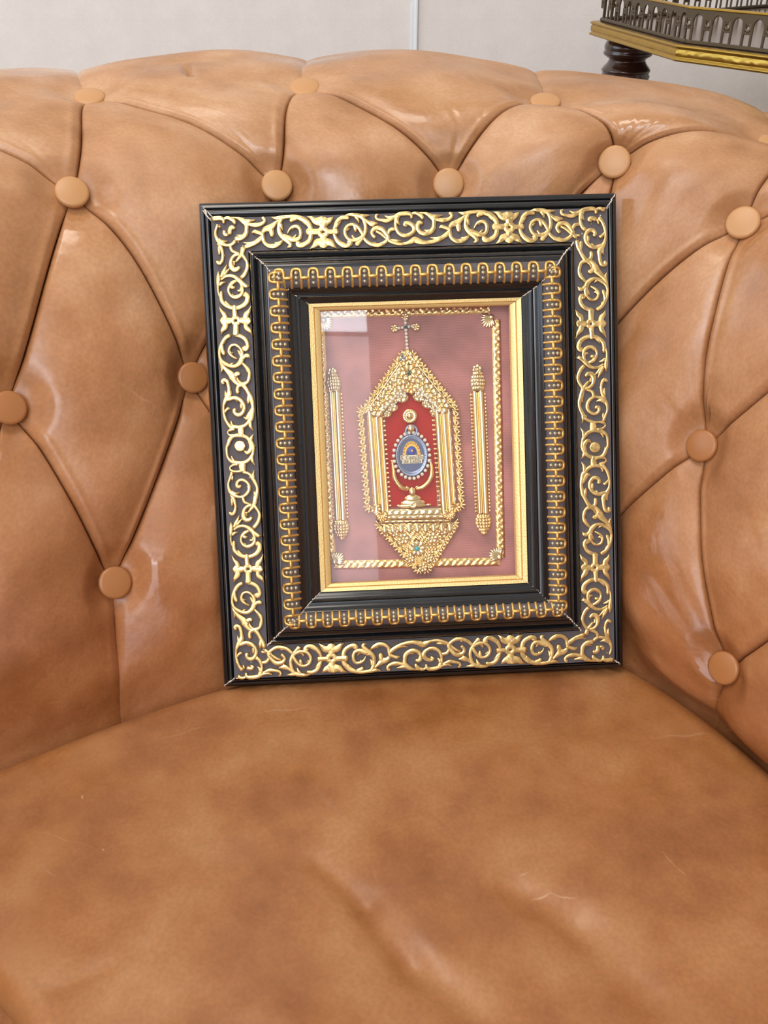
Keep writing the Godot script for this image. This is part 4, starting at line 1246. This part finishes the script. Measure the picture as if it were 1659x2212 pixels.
	a.ball(at3(Vector2(-0.0084, 0.3441), .0058), Vector3(.0016, .0016, .0012), 5, 8)
	put("green_stone", a, M.green_gem, c)
	a = Acc.new()
	for q in [Vector2(-0.0129, 0.3172), Vector2(-0.0112, 0.3145), Vector2(-0.0149, 0.3128)]: a.ball(at3(q, .007), Vector3(.0016, .0016, .0016), 5, 8)
	put("blue_bead", a, M.silver_blue, c)

func medallion(t: Node3D) -> void:
	var m := group_of("relic_medallion", t)
	var c := at3(Vector2(-0.0068, 0.2201), .0052)
	var rx := .0150; var ry := .0196
	var tilt := Basis(Vector3(0, 0, 1), -0.02)
	var a := Acc.new()
	# oval locket with a rim
	var pts := PackedVector3Array()
	var prof := [Vector2(1.0, -.003), Vector2(1.05, .0), Vector2(1.03, .0012), Vector2(.96, .0016), Vector2(.9, .0006), Vector2(.86, .0011), Vector2(.82, .0004), Vector2(.8, .0002)]
	for q in prof:
		for k in 40:
			var an := TAU * k / 40
			pts.append(c + tilt * Vector3(cos(an) * rx * q.x, sin(an) * ry * q.x, q.y))
	a.grid(pts, prof.size(), 40, true, false, true)
	put("locket_rim", a, M.silver_blue, m)
	a = Acc.new()
	var f := []
	for k in 40: f.append(c + tilt * Vector3(cos(TAU * k / 40) * rx * .84, sin(TAU * k / 40) * ry * .84, .0003))
	a.fan(f)
	put("locket_ground", a, M.medal_ground, m)
	a = Acc.new()
	for k in 26:
		var an := TAU * k / 26
		a.ball(c + tilt * Vector3(cos(an) * rx * 1.17, sin(an) * ry * 1.14, -.0002), Vector3(.0019, .0019, .0018), 5, 8)
	put("pearl_ring", a, M.pearl, m)
	a = Acc.new()
	for k in 44:
		var an := TAU * k / 44
		a.ball(c + tilt * Vector3(cos(an) * rx * .88, sin(an) * ry * .88, .0008), Vector3(.0006, .0006, .0006), 4, 6)
	put("beaded_rim", a, M.silver_blue, m)
	# relic: gold aureole with a blue centre
	a = Acc.new()
	pts = PackedVector3Array()
	for q in [0.0, 1.0]:
		for k in 33:
			var an := PI * k / 32.0
			pts.append(c + Vector3(0, .0005, .0006) + Vector3(cos(an) * .0088, sin(an) * .0135, 0) * (1.0 - q * .35) + Vector3(0, 0, .0008 * sin(PI * (1 - q))))
	a.grid(pts, 2, 33, false)
	for k in 12: a.ball(c + Vector3(cos(PI * k / 11.0) * .0082, .0005 + sin(PI * k / 11.0) * .0122, .0010), Vector3(.0010, .0010, .0008), 4, 6)
	put("gold_aureole", a, M.relic_gold, m)
	a = Acc.new()
	a.ball(c + Vector3(-.0002, .0046, .0008), Vector3(.0044, .0042, .0010), 6, 14)
	put("blue_relic", a, M.relic_blue, m)
	a = Acc.new()
	a.box(c + Vector3(.0002, .0048, .0019), Vector3(.0018, .0022, .0006), .0002)
	put("relic_fragment", a, M.relic_gold, m)
	# paper slip with its handwritten name
	a = Acc.new()
	a.box(c + Vector3(.0001, -.0018, .0012), Vector3(.0226, .0046, .0004), .0001)
	a.box(c + Vector3(0.0002, -.0056, .0012), Vector3(.0196, .0040, .0004), .0001)
	put("paper_slip", a, M.paper, m)
	var font := SystemFont.new()
	font.font_names = PackedStringArray(["Droid Serif"])
	font.font_italic = true
	for q in [["S. Camillo", Vector3(0.0001, -.0018, .00150), .0040], ["de Lellis", Vector3(0.0004, -.0056, .00150), .0037]]:
		var tx := TextMesh.new()
		tx.text = q[0]; tx.font = font; tx.font_size = 32; tx.pixel_size = q[2] / 32.0 * 1.18; tx.depth = 0.0002
		tx.material = M.ink
		var o := put_mesh("lettering", tx, m)
		o.position = c + q[1]
	# hanging loop and rosette above
	a = Acc.new()
	var lp := PackedVector3Array(); var lr := PackedFloat32Array()
	for k in 19:
		var an := lerpf(-1.0, PI + 1.0, k / 18.0)
		lp.append(at3(Vector2(-0.0064, 0.2440), .0056) + Vector3(cos(an) * .0054, sin(an) * .0052, 0)); lr.append(.0013)
	a.tube(lp, lr, 8)
	put("hanging_loop", a, M.silver_blue, m)
	a = Acc.new()
	a.ball(at3(Vector2(-0.0068, 0.2463), .0066), Vector3(.0034, .0034, .0024), 8, 14)
	put("gold_bead", a, M.gold_bright, m)
	a = Acc.new()
	var top := at3(Vector2(-0.0073, 0.2585), .0040)
	a.lathe(top, [Vector2(.0069, -.002), Vector2(.0072, .0), Vector2(.0066, .0010), Vector2(.0058, .0006), Vector2(.0050, .0011), Vector2(.0042, .0006), Vector2(.0032, .0008), Vector2(.0026, .0018), Vector2(.0014, .0026), Vector2(.00001, .0028)], 28, Basis(Vector3(1, 0, 0), Vector3(0, 0, 1), Vector3(0, -1, 0)))
	for k in 18: a.ball(top + Vector3(cos(TAU * k / 18) * .0056, sin(TAU * k / 18) * .0056, .0009), Vector3(.0008, .0008, .0008), 4, 6)
	put("round_rosette", a, M.gold_bright, m)
	# lyre-shaped stand
	var s := group_of("medallion_stand", t)
	a = Acc.new()
	for q in [[Vector2(-0.0260, 0.2154), Vector2(-0.0250, 0.2072), Vector2(-0.0239, 0.1981), Vector2(-0.0183, 0.1897), Vector2(-0.0111, 0.1871)], [Vector2(0.0112, 0.2149), Vector2(0.0123, 0.2067), Vector2(0.0111, 0.1976), Vector2(0.0045, 0.1897), Vector2(-0.0038, 0.1873)]]:
		var pp := PackedVector3Array(); var rr := PackedFloat32Array()
		var w := [.0010, .0019, .0026, .0028, .0016]
		for k in 4:
			for j in 5:
				var p0: Vector2 = q[maxi(k - 1, 0)]; var p1: Vector2 = q[k]; var p2: Vector2 = q[k + 1]; var p3: Vector2 = q[mini(k + 2, 4)]
				pp.append(at3(p1.cubic_interpolate(p2, p0, p3, j / 5.0), .004)); rr.append(lerpf(w[k], w[k + 1], j / 5.0))
		a.tube(pp, rr, 10)
		a.ball(at3(q[0], .004), Vector3(.0018, .0018, .0018), 6, 10)
	for q in [Vector2(-0.0124, 0.1890), Vector2(-0.0024, 0.1891)]: a.ball(at3(q, .004), Vector3(.0022, .0018, .0018), 6, 10)
	put("lyre_arm", a, M.gold_foil, s)
	a = Acc.new()
	a.ball(at3(Vector2(-0.0075, 0.1847), .0042), Vector3(.0036, .0052, .0026), 8, 12)
	for q in [[Vector2(-0.0073, 0.1779), .0085, .0048], [Vector2(-0.0070, 0.1737), .0125, .0042], [Vector2(-0.0071, 0.1710), .0160, .0022]]:
		a.ball(at3(q[0], .003), Vector3(q[1], q[2], .0030), 8, 18)
	for k in 7: leaf(a, at3(Vector2(-0.0070, 0.1728), .0052), -PI / 2 + (k - 3) * .38, .0048, .0034, .0014)
	for e in [Vector2(-0.0208, 0.1716), Vector2(0.0085, 0.1713)]: a.ball(at3(e, .003), Vector3(.0028, .0014, .0016), 6, 10)
	put("pedestal", a, M.gold_bright, s)

# ------------------------------------------------------------------ the table behind
const TABLE_Y := 0.9450
const TABLE_AT := Vector3(0.7330, 0.0, -1.2990)
const TABLE_POLY := [Vector2(0.2964, -1.4793), Vector2(0.3442, -1.2052), Vector2(0.5189, -0.9613), Vector2(0.7630, -0.8277), Vector2(1.1695, -1.1187), Vector2(1.1217, -1.3929), Vector2(0.9471, -1.6368), Vector2(0.7030, -1.7704)]
const TABLE_LEGS := [Vector2(0.3510, -1.4764), Vector2(1.1149, -1.1217), Vector2(0.7778, -0.8803), Vector2(0.6882, -1.7178)]


func rounded_tube_loop(acc: Acc, poly: Array, y: float, r: float) -> void:
	for k in poly.size():
		var a: Vector2 = poly[k]; var b: Vector2 = poly[(k + 1) % poly.size()]
		acc.tube(PackedVector3Array([Vector3(a.x, y, a.y), Vector3(b.x, y, b.y)]), PackedFloat32Array([r, r]), 8)

func offset_poly(poly: Array, by: float) -> Array:
	var out := []
	var n := poly.size()
	for k in n:
		var a: Vector2 = poly[(k - 1 + n) % n]; var b: Vector2 = poly[k]; var c: Vector2 = poly[(k + 1) % n]
		var d0 := (b - a).normalized(); var d1 := (c - b).normalized()
		var n0 := Vector2(d0.y, -d0.x); var n1 := Vector2(d1.y, -d1.x)
		var m := (n0 + n1).normalized()
		out.append(b + m * by / maxf(m.dot(n0), 0.3))
	return out

func side_table() -> void:
	var t := thing("galleried_table", "side table with a pierced brass gallery and turned dark leg behind the armchair", "table", Transform3D(Basis(), TABLE_AT))
	var poly := []
	for q in TABLE_POLY: poly.append(q - Vector2(TABLE_AT.x, TABLE_AT.z))
	# turn outward
	var area := 0.0
	for k in poly.size():
		var a: Vector2 = poly[k]; var b: Vector2 = poly[(k + 1) % poly.size()]
		area += a.cross(b)
	if area < 0: poly.reverse()
	var y0 := TABLE_Y
	# moulded brass edge
	var prof := [[-0.020, 0.0], [0.0, 0.0], [0.003, 0.0012], [0.0034, 0.0032], [0.0006, 0.0044], [0.0010, 0.006], [0.0022, 0.0085], [0.0010, 0.0125], [0.0004, 0.014], [0.003, 0.0152], [0.0028, 0.0175], [0.0, 0.0185], [-0.006, 0.0185]]
	var n := poly.size()
	for k in n:
		var acc := Acc.new()
		var pts := PackedVector3Array()
		var seg := 60
		rng.seed = 300 + k
		for q in prof:
			var o := offset_poly(poly, q[0])
			var a: Vector2 = o[k]; var b: Vector2 = o[(k + 1) % n]
			for s in seg + 1:
				var w := a.lerp(b, float(s) / seg)
				var bump := 0.0
				if q[1] > 0.005 and q[1] < 0.013: bump = 0.0014 * (rng.randf() - 0.3)
				var out := (b - a).normalized(); out = Vector2(out.y, -out.x)
				pts.append(Vector3(w.x + out.x * bump, y0 + q[1], w.y + out.y * bump))
		acc.grid(pts, prof.size(), seg + 1, true)
		put("brass_edge", acc, M.table_brass, t)
	var acc := Acc.new()
	var top_ring := []; var low_ring := []
	for q in offset_poly(poly, -0.004): top_ring.append(Vector3(q.x, y0 + 0.0186, q.y))
	for q in offset_poly(poly, -0.018): low_ring.append(Vector3(q.x, y0 + 0.0002, q.y))
	top_ring.reverse()
	acc.fan(top_ring)
	acc.fan(low_ring)
	put("tray_top", acc, M.tray_top, t)
	# pierced gallery: a foot rail, a top rail, arches and rings between
	var gp := offset_poly(poly, -0.010)
	var gy := y0 + 0.0186; var gh := 0.0385
	for k in n:
		var a: Vector2 = gp[k]; var b: Vector2 = gp[(k + 1) % n]
		var ln := a.distance_to(b); var d := (b - a) / ln
		var pan := Acc.new()
		var at := func(s: float, y: float) -> Vector3:
			var w := a + d * s
			return Vector3(w.x, gy + y, w.y)
		var yaw := Basis(Vector3(d.x, 0, d.y), Vector3.UP, Vector3(-d.y, 0, d.x) * -1.0)
		pan.box(at.call(ln / 2, 0.0022), Vector3(ln, 0.0044, 0.006), 0.0012, yaw)
		put("gallery_rail", pan, M.table_bronze, t)
		pan = Acc.new()
		pan.box(at.call(ln / 2, gh - 0.0014), Vector3(ln + 0.002, 0.0028, 0.0056), 0.0009, yaw)
		put("gallery_rail", pan, M.table_brass, t)
		var units := maxi(int(round(ln / 0.0262)), 1)
		var un := ln / units
		for j in units:
			var pc := Acc.new()
			var c := (j + 0.5) * un
			# plate above the openings: a tall arch, then a low square hole under a ring
			for half in [[-.30, .30, true], [.30, .70, false]]:
				for face in [-1.0, 1.0]:
					var pl := PackedVector3Array()
					for q in 13:
						var f := lerpf(half[0], half[1], q / 12.0)
						var low := .0215 + .0105 * sqrt(maxf(1.0 - pow(f / .30, 2.0), 0.0)) if half[2] else .0262
						for y in [low, gh - .0016]:
							pl.append(at.call(c + f * un, y) + yaw.z * face * .0009)
					pc.grid(pl, 13, 2, face < 0)
			var arch := PackedVector3Array(); var rr := PackedFloat32Array()
			for q in 13:
				var f := lerpf(-.30, .30, q / 12.0)
				arch.append(at.call(c + f * un, .0215 + .0105 * sqrt(maxf(1.0 - pow(f / .30, 2.0), 0.0)))); rr.append(.0011)
			pc.tube(arch, rr, 6)
			for f in [-.30, .30]: pc.box(at.call(c + f * un, .0128), Vector3(un * .11, .0185, .0024), .0005, yaw)
			var ring := PackedVector3Array(); var r2 := PackedFloat32Array()
			for q in 11:
				var an := TAU * q / 10
				ring.append(at.call(c + un * .5 + cos(an) * .0032, .0218 + sin(an) * .0032)); r2.append(.0012)
			pc.tube(ring, r2, 6, false)
			for e in [-1.0, 1.0]: pc.box(at.call(c + un * (.5 + e * .165), .0218), Vector3(un * .09, .009, .0020), .0004, yaw)
			pc.box(at.call(c + un * .5, .0168), Vector3(un * .36, .0026, .0022), .0004, yaw)
			put("gallery_arch", pc, M.table_bronze, t)
	# turned legs
	for q in TABLE_LEGS:
		var leg := Acc.new()
		var pr := [Vector2(.00001, 0), Vector2(.016, 0), Vector2(.022, .03), Vector2(.026, .06), Vector2(.018, .09), Vector2(.022, .12)]
		for k in 6:
			var y := .12 + k * .12
			pr.append(Vector2(.022, y)); pr.append(Vector2(.030, y + .012)); pr.append(Vector2(.030, y + .02)); pr.append(Vector2(.024, y + .03)); pr.append(Vector2(.019, y + .07)); pr.append(Vector2(.024, y + .105))
		for e in [[.0245, -.066], [.0305, -.060], [.0340, -.056], [.0352, -.052], [.0330, -.0485], [.0346, -.046], [.0350, -.0435], [.0322, -.040], [.0285, -.036], [.0262, -.032], [.0262, -.030], [.0300, -.0275], [.0345, -.0245], [.0350, -.0215], [.0330, -.019], [.0342, -.017], [.0345, -.013], [.0325, -.008], [.0285, -.004], [.0265, .0008]]:
			pr.append(Vector2(e[0], y0 + e[1]))
		leg.lathe(Vector3(q.x - TABLE_AT.x, 0, q.y - TABLE_AT.z), pr, 36)
		put("turned_leg", leg, M.table_mahogany, t)

# ------------------------------------------------------------------ room
const RX0 := -2.7
const RX1 := 2.6
const RZ0 := -2.05
const RZ1 := 2.3
const RH := 3.6
const JOINT_X := 0.0575
const WIN_LEFT := [-1.6, 0.7, 0.95, 2.75]       # z from, z to, y from, y to
const WIN_BACK := [-1.9, 0.34, 1.3, 3.48]      # x from, x to, y from, y to

func wall_with_hole(called: String, o: Vector3, ux: Vector3, ln: float, hole: Array, m: Material, out: Vector3) -> void:
	# a wall of thickness 0.12 along ux, with one window opening
	var acc := Acc.new()
	var piece := func(s0: float, s1: float, y0: float, y1: float) -> void:
		if s1 - s0 < 0.001 or y1 - y0 < 0.001: return
		var c: Vector3 = o + ux * (s0 + s1) / 2 + Vector3.UP * (y0 + y1) / 2 + out * 0.06
		acc.box(c, Vector3(absf(ux.x) * (s1 - s0) + absf(out.x) * 0.12, y1 - y0, absf(ux.z) * (s1 - s0) + absf(out.z) * 0.12))
	if hole.is_empty():
		piece.call(0.0, ln, 0.0, RH)
	else:
		piece.call(0.0, hole[0], 0.0, RH); piece.call(hole[1], ln, 0.0, RH)
		piece.call(hole[0], hole[1], 0.0, hole[2]); piece.call(hole[0], hole[1], hole[3], RH)
	struct(called, acc, m)

func window_in(called: String, o: Vector3, ux: Vector3, hole: Array, out: Vector3, cols: int) -> void:
	var a := Acc.new()
	var w: float = hole[1] - hole[0]; var h: float = hole[3] - hole[2]
	var c: Vector3 = o + ux * (hole[0] + hole[1]) / 2 + Vector3.UP * (hole[2] + hole[3]) / 2 + out * 0.06
	var b := Basis(ux, Vector3.UP, ux.cross(Vector3.UP))
	for e in [-1.0, 1.0]:
		a.box(c + Vector3.UP * e * (h / 2 - 0.03), Vector3(w, 0.06, 0.07), 0.004, b)
		a.box(c + ux * e * (w / 2 - 0.03), Vector3(0.06, h - 0.12, 0.07), 0.004, b)
	for k in range(1, cols): a.box(c + ux * (w * (float(k) / cols - 0.5)), Vector3(0.045, h - 0.12, 0.05), 0.004, b)
	var f := struct(called, a, M.white_trim)
	var g := Acc.new()
	g.quad(c - ux * (w / 2 - 0.04) - Vector3.UP * (h / 2 - 0.04), c + ux * (w / 2 - 0.04) - Vector3.UP * (h / 2 - 0.04), c + ux * (w / 2 - 0.04) + Vector3.UP * (h / 2 - 0.04), c - ux * (w / 2 - 0.04) + Vector3.UP * (h / 2 - 0.04))
	put("pane", g, M.clear_glass, f)

func room() -> void:
	wall_with_hole("wall_back", Vector3(RX0, 0, RZ0), Vector3(1, 0, 0), RX1 - RX0, [], M.wall_linen, Vector3(0, 0, -1))
	wall_with_hole("wall_left", Vector3(RX0, 0, RZ0), Vector3(0, 0, 1), RZ1 - RZ0, [WIN_LEFT[0] - RZ0, WIN_LEFT[1] - RZ0, WIN_LEFT[2], WIN_LEFT[3]], M.wall_paint, Vector3(-1, 0, 0))
	wall_with_hole("wall_right", Vector3(RX1, 0, RZ0), Vector3(0, 0, 1), RZ1 - RZ0, [], M.wall_paint, Vector3(1, 0, 0))
	wall_with_hole("wall_front", Vector3(RX0, 0, RZ1), Vector3(1, 0, 0), RX1 - RX0, [WIN_BACK[0] - RX0, WIN_BACK[1] - RX0, WIN_BACK[2], WIN_BACK[3]], M.wall_paint, Vector3(0, 0, 1))
	var a := Acc.new()
	a.box(Vector3((RX0 + RX1) / 2, -0.06, (RZ0 + RZ1) / 2), Vector3(RX1 - RX0 + 0.24, 0.12, RZ1 - RZ0 + 0.24))
	struct("floor", a, M.carpet)
	a = Acc.new()
	a.box(Vector3((RX0 + RX1) / 2, RH + 0.06, (RZ0 + RZ1) / 2), Vector3(RX1 - RX0 + 0.24, 0.12, RZ1 - RZ0 + 0.24))
	struct("ceiling", a, M.ceiling_paint)
	# metal cover strip on the joint of two wall panels
	a = Acc.new()
	a.box(Vector3(JOINT_X, RH / 2, RZ0 + 0.002), Vector3(0.0105, RH, 0.004), 0.0012)
	a.box(Vector3(JOINT_X + 0.0062, RH / 2, RZ0 + 0.0045), Vector3(0.0045, RH, 0.009), 0.001)
	struct("trim_1", a, M.joint_metal, "slim pale metal strip covering the joint of two wall panels")
	var bb := Acc.new()
	bb.box(Vector3((RX0 + RX1) / 2, 0.05, RZ0 + 0.008), Vector3(RX1 - RX0, 0.10, 0.016), 0.003)
	struct("baseboard_back", bb, M.white_trim)
	window_in("window_1", Vector3(RX0, 0, RZ0), Vector3(0, 0, 1), [WIN_LEFT[0] - RZ0, WIN_LEFT[1] - RZ0, WIN_LEFT[2], WIN_LEFT[3]], Vector3(-1, 0, 0), 2)
	# the front window: a tall lower light and a fanlight above its transom
	window_in("window_2", Vector3(RX0, 0, RZ1), Vector3(1, 0, 0), [WIN_BACK[0] - RX0, WIN_BACK[1] - RX0, WIN_BACK[2], 2.88], Vector3(0, 0, 1), 2)
	window_in("window_3", Vector3(RX0, 0, RZ1), Vector3(1, 0, 0), [WIN_BACK[0] - RX0, WIN_BACK[1] - RX0, 2.88, WIN_BACK[3]], Vector3(0, 0, 1), 2)

func area(called: String, at: Vector3, towards: Vector3, size: Vector2, energy: float, c: Color) -> void:
	var l := AreaLight3D.new()
	l.name = called
	l.area_size = size
	l.area_range = 14.0
	l.area_attenuation = 2.0
	l.light_energy = energy
	l.light_color = c
	l.shadow_enabled = true
	add_child(l)
	l.look_at_from_position(at, at + towards, Vector3.UP if absf(towards.y) < 0.9 else Vector3.FORWARD)

func _ready() -> void:
	# ---- camera, sky, lights, exposure
	var cam := Camera3D.new()
	cam.name = "camera"
	cam.fov = 57.893
	cam.near = 0.02
	cam.far = 60.0
	add_child(cam)
	cam.position = Vector3(0, 1.094, 0)
	cam.rotation_degrees = Vector3(-33.0, 0, 0)
	cam.current = true
	var env := Environment.new()
	env.background_mode = Environment.BG_COLOR
	env.background_color = Color8(214, 228, 250)
	env.background_energy_multiplier = 1.0
	env.tonemap_mode = Environment.TONE_MAPPER_LINEAR
	env.tonemap_exposure = 1.0
	env.sdfgi_enabled = true; env.ssao_enabled = true; env.ssil_enabled = true
	var we := WorldEnvironment.new()
	we.name = "world_environment"
	we.environment = env
	add_child(we)
	area("window_light_left", Vector3(RX0 + 0.03, (WIN_LEFT[2] + WIN_LEFT[3]) / 2, (WIN_LEFT[0] + WIN_LEFT[1]) / 2), Vector3(1, -0.05, 0), Vector2(WIN_LEFT[1] - WIN_LEFT[0] - 0.1, WIN_LEFT[3] - WIN_LEFT[2] - 0.1), 2.3, Color(0.86, 0.93, 1.0))
	# the fanlight looks at the sky, the lower light at the street
	area("fanlight_light", Vector3((WIN_BACK[0] + WIN_BACK[1]) / 2, (2.88 + WIN_BACK[3]) / 2, RZ1 - 0.03), Vector3(0, -0.1, -1), Vector2(WIN_BACK[1] - WIN_BACK[0] - 0.1, WIN_BACK[3] - 2.94), 4.6, Color(0.92, 0.96, 1.0))
	area("window_light_front", Vector3((WIN_BACK[0] + WIN_BACK[1]) / 2, (WIN_BACK[2] + 2.88) / 2, RZ1 - 0.03), Vector3(0, -0.05, -1), Vector2(WIN_BACK[1] - WIN_BACK[0] - 0.1, 2.80 - WIN_BACK[2]), 3.2, Color(0.96, 0.97, 1.0))
	area("ceiling_light", Vector3(-0.8, RH - 0.075, -0.45), Vector3(0, -1, 0), Vector2(1.5, 1.0), 3.0, Color(1.0, 0.965, 0.91))
	# ---- the frame's place, needed by the leather that gives way to it
	frame_xf = Transform3D(Basis(Vector3(0.99810, 0.00875, -0.06092), Vector3(-0.03650, 0.88112, -0.47147), Vector3(0.04955, 0.47280, 0.87977)), Vector3(0.04176, 0.45304, -0.68655))
	G = NET
	make_materials()
	# ---- structure, then things
	room()
	armchair()
	seat_cushion()
	framed_shrine()
	side_table()
	var lt := thing("ceiling_panel_light", "flat white ceiling panel light above the armchair", "ceiling light", Transform3D(Basis(), Vector3(-0.8, RH - 0.06, -0.45)))
	var a := Acc.new()
	a.box(Vector3(0, 0.03, 0), Vector3(1.56, 0.06, 1.06), 0.006)
	put("housing", a, M.white_trim, lt)
	a = Acc.new()
	a.box(Vector3(0, -0.003, 0), Vector3(1.5, 0.008, 1.0), 0.002)
	put("diffuser", a, M.lamp_glow, lt)

const NET := [
	[Vector3(-0.3940, 0.3431, -0.1073), Vector3(-0.4550, 0.4490, -0.1000), Vector3(-0.5228, 0.5666, -0.0919), Vector3(-0.6213, 0.7137, -0.0800), Vector3(-0.7531, 0.8618, -0.0642), Vector3(-0.8620, 0.9290, -0.0512), Vector3(-0.9779, 0.9345, -0.0373), Vector3(-1.0226, 0.8495, -0.0320), Vector3(-1.0126, 0.6200, -0.0332), Vector3(-0.9828, 0.1400, -0.0367)],
	[Vector3(-0.4136, 0.3431, -0.2718), Vector3(-0.4750, 0.4490, -0.2700), Vector3(-0.5432, 0.5666, -0.2680), Vector3(-0.6424, 0.7137, -0.2650), Vector3(-0.7751, 0.8618, -0.2610), Vector3(-0.8848, 0.9290, -0.2577), Vector3(-1.0014, 0.9345, -0.2542), Vector3(-1.0463, 0.8495, -0.2516), Vector3(-1.0363, 0.6200, -0.2522), Vector3(-1.0064, 0.1400, -0.2539)],
	[Vector3(-0.4156, 0.3405, -0.4067), Vector3(-0.4742, 0.4491, -0.4348), Vector3(-0.5393, 0.5697, -0.4661), Vector3(-0.6247, 0.7138, -0.5062), Vector3(-0.7455, 0.8617, -0.5627), Vector3(-0.8453, 0.9293, -0.6086), Vector3(-0.9518, 0.9340, -0.6588), Vector3(-0.9944, 0.8490, -0.6731), Vector3(-0.9849, 0.6200, -0.6699), Vector3(-0.9565, 0.1400, -0.6603)],
	[Vector3(-0.3572, 0.3463, -0.5094), Vector3(-0.3785, 0.4508, -0.5565), Vector3(-0.4022, 0.5669, -0.6088), Vector3(-0.4289, 0.7160, -0.6939), Vector3(-0.5104, 0.8665, -0.7718), Vector3(-0.6110, 0.9282, -0.8367), Vector3(-0.7110, 0.9293, -0.9103), Vector3(-0.7412, 0.8443, -0.9437), Vector3(-0.7345, 0.6200, -0.9363), Vector3(-0.7144, 0.1400, -0.9140)],
	[Vector3(-0.2406, 0.3308, -0.5671), Vector3(-0.2510, 0.4343, -0.6366), Vector3(-0.2625, 0.5493, -0.7137), Vector3(-0.2703, 0.7024, -0.8201), Vector3(-0.2988, 0.8643, -0.9067), Vector3(-0.3999, 0.9292, -0.9832), Vector3(-0.4666, 0.9336, -1.0779), Vector3(-0.4884, 0.8486, -1.1172), Vector3(-0.4835, 0.6200, -1.1085), Vector3(-0.4690, 0.1400, -1.0823)],
	[Vector3(-0.1085, 0.3305, -0.6152), Vector3(-0.1147, 0.4330, -0.7024), Vector3(-0.1215, 0.5468, -0.7993), Vector3(-0.1261, 0.6885, -0.8996), Vector3(-0.1098, 0.8566, -0.9700), Vector3(-0.1994, 0.9376, -1.0510), Vector3(-0.2156, 0.9428, -1.1627), Vector3(-0.2315, 0.8558, -1.2048), Vector3(-0.2280, 0.6200, -1.1954), Vector3(-0.2174, 0.1400, -1.1674)],
	[Vector3(0.0178, 0.3332, -0.6351), Vector3(0.0168, 0.4382, -0.7380), Vector3(0.0156, 0.5549, -0.8524), Vector3(0.0202, 0.6904, -0.9443), Vector3(0.0660, 0.8566, -0.9831), Vector3(0.0389, 0.9356, -1.0490), Vector3(0.0402, 0.9438, -1.1718), Vector3(0.0316, 0.8488, -1.2159), Vector3(0.0335, 0.6200, -1.2061), Vector3(0.0392, 0.1400, -1.1767)],
	[Vector3(0.1269, 0.3276, -0.6475), Vector3(0.1317, 0.4359, -0.7506), Vector3(0.1369, 0.5562, -0.8652), Vector3(0.1544, 0.6984, -0.9376), Vector3(0.2311, 0.8816, -0.9673), Vector3(0.2848, 0.9184, -0.9954), Vector3(0.2862, 0.9216, -1.1175), Vector3(0.2882, 0.8226, -1.1624), Vector3(0.2877, 0.6200, -1.1525), Vector3(0.2864, 0.1400, -1.1225)],
	[Vector3(0.2237, 0.3370, -0.6572), Vector3(0.2302, 0.4314, -0.7286), Vector3(0.2374, 0.5362, -0.8079), Vector3(0.2657, 0.6747, -0.8615), Vector3(0.3433, 0.8419, -0.8880), Vector3(0.4600, 0.8860, -0.9044), Vector3(0.4984, 0.8979, -1.0091), Vector3(0.5221, 0.7959, -1.0473), Vector3(0.5168, 0.6200, -1.0388), Vector3(0.5011, 0.1400, -1.0133)],
	[Vector3(0.3038, 0.3730, -0.6271), Vector3(0.3137, 0.4319, -0.6380), Vector3(0.3248, 0.4975, -0.6502), Vector3(0.3628, 0.6335, -0.7140), Vector3(0.4351, 0.7992, -0.7489), Vector3(0.5682, 0.8585, -0.7752), Vector3(0.6544, 0.8791, -0.8507), Vector3(0.6921, 0.7761, -0.8753), Vector3(0.6837, 0.6200, -0.8698), Vector3(0.6586, 0.1400, -0.8535)],
	[Vector3(0.3632, 0.3922, -0.4949), Vector3(0.3873, 0.4431, -0.4878), Vector3(0.4140, 0.4997, -0.4799), Vector3(0.4569, 0.6118, -0.5199), Vector3(0.5094, 0.7733, -0.5613), Vector3(0.6294, 0.8419, -0.6006), Vector3(0.7438, 0.8667, -0.6480), Vector3(0.7861, 0.7637, -0.6634), Vector3(0.7767, 0.6200, -0.6600), Vector3(0.7485, 0.1400, -0.6498)],
	[Vector3(0.3923, 0.3883, -0.2718), Vector3(0.4431, 0.4508, -0.2828), Vector3(0.4996, 0.5203, -0.2950), Vector3(0.5509, 0.6215, -0.3048), Vector3(0.5630, 0.7730, -0.3322), Vector3(0.6516, 0.8394, -0.3777), Vector3(0.7667, 0.8591, -0.4051), Vector3(0.8101, 0.7581, -0.4169), Vector3(0.8004, 0.6200, -0.4143), Vector3(0.7715, 0.1400, -0.4064)],
	[Vector3(0.4199, 0.3845, -0.0599), Vector3(0.4962, 0.4582, -0.0881), Vector3(0.5809, 0.5400, -0.1195), Vector3(0.6403, 0.6307, -0.1004), Vector3(0.6140, 0.7728, -0.1144), Vector3(0.6726, 0.8369, -0.1659), Vector3(0.7884, 0.8478, -0.1742), Vector3(0.8318, 0.7528, -0.1861), Vector3(0.8221, 0.6200, -0.1834), Vector3(0.7932, 0.1400, -0.1755)]]
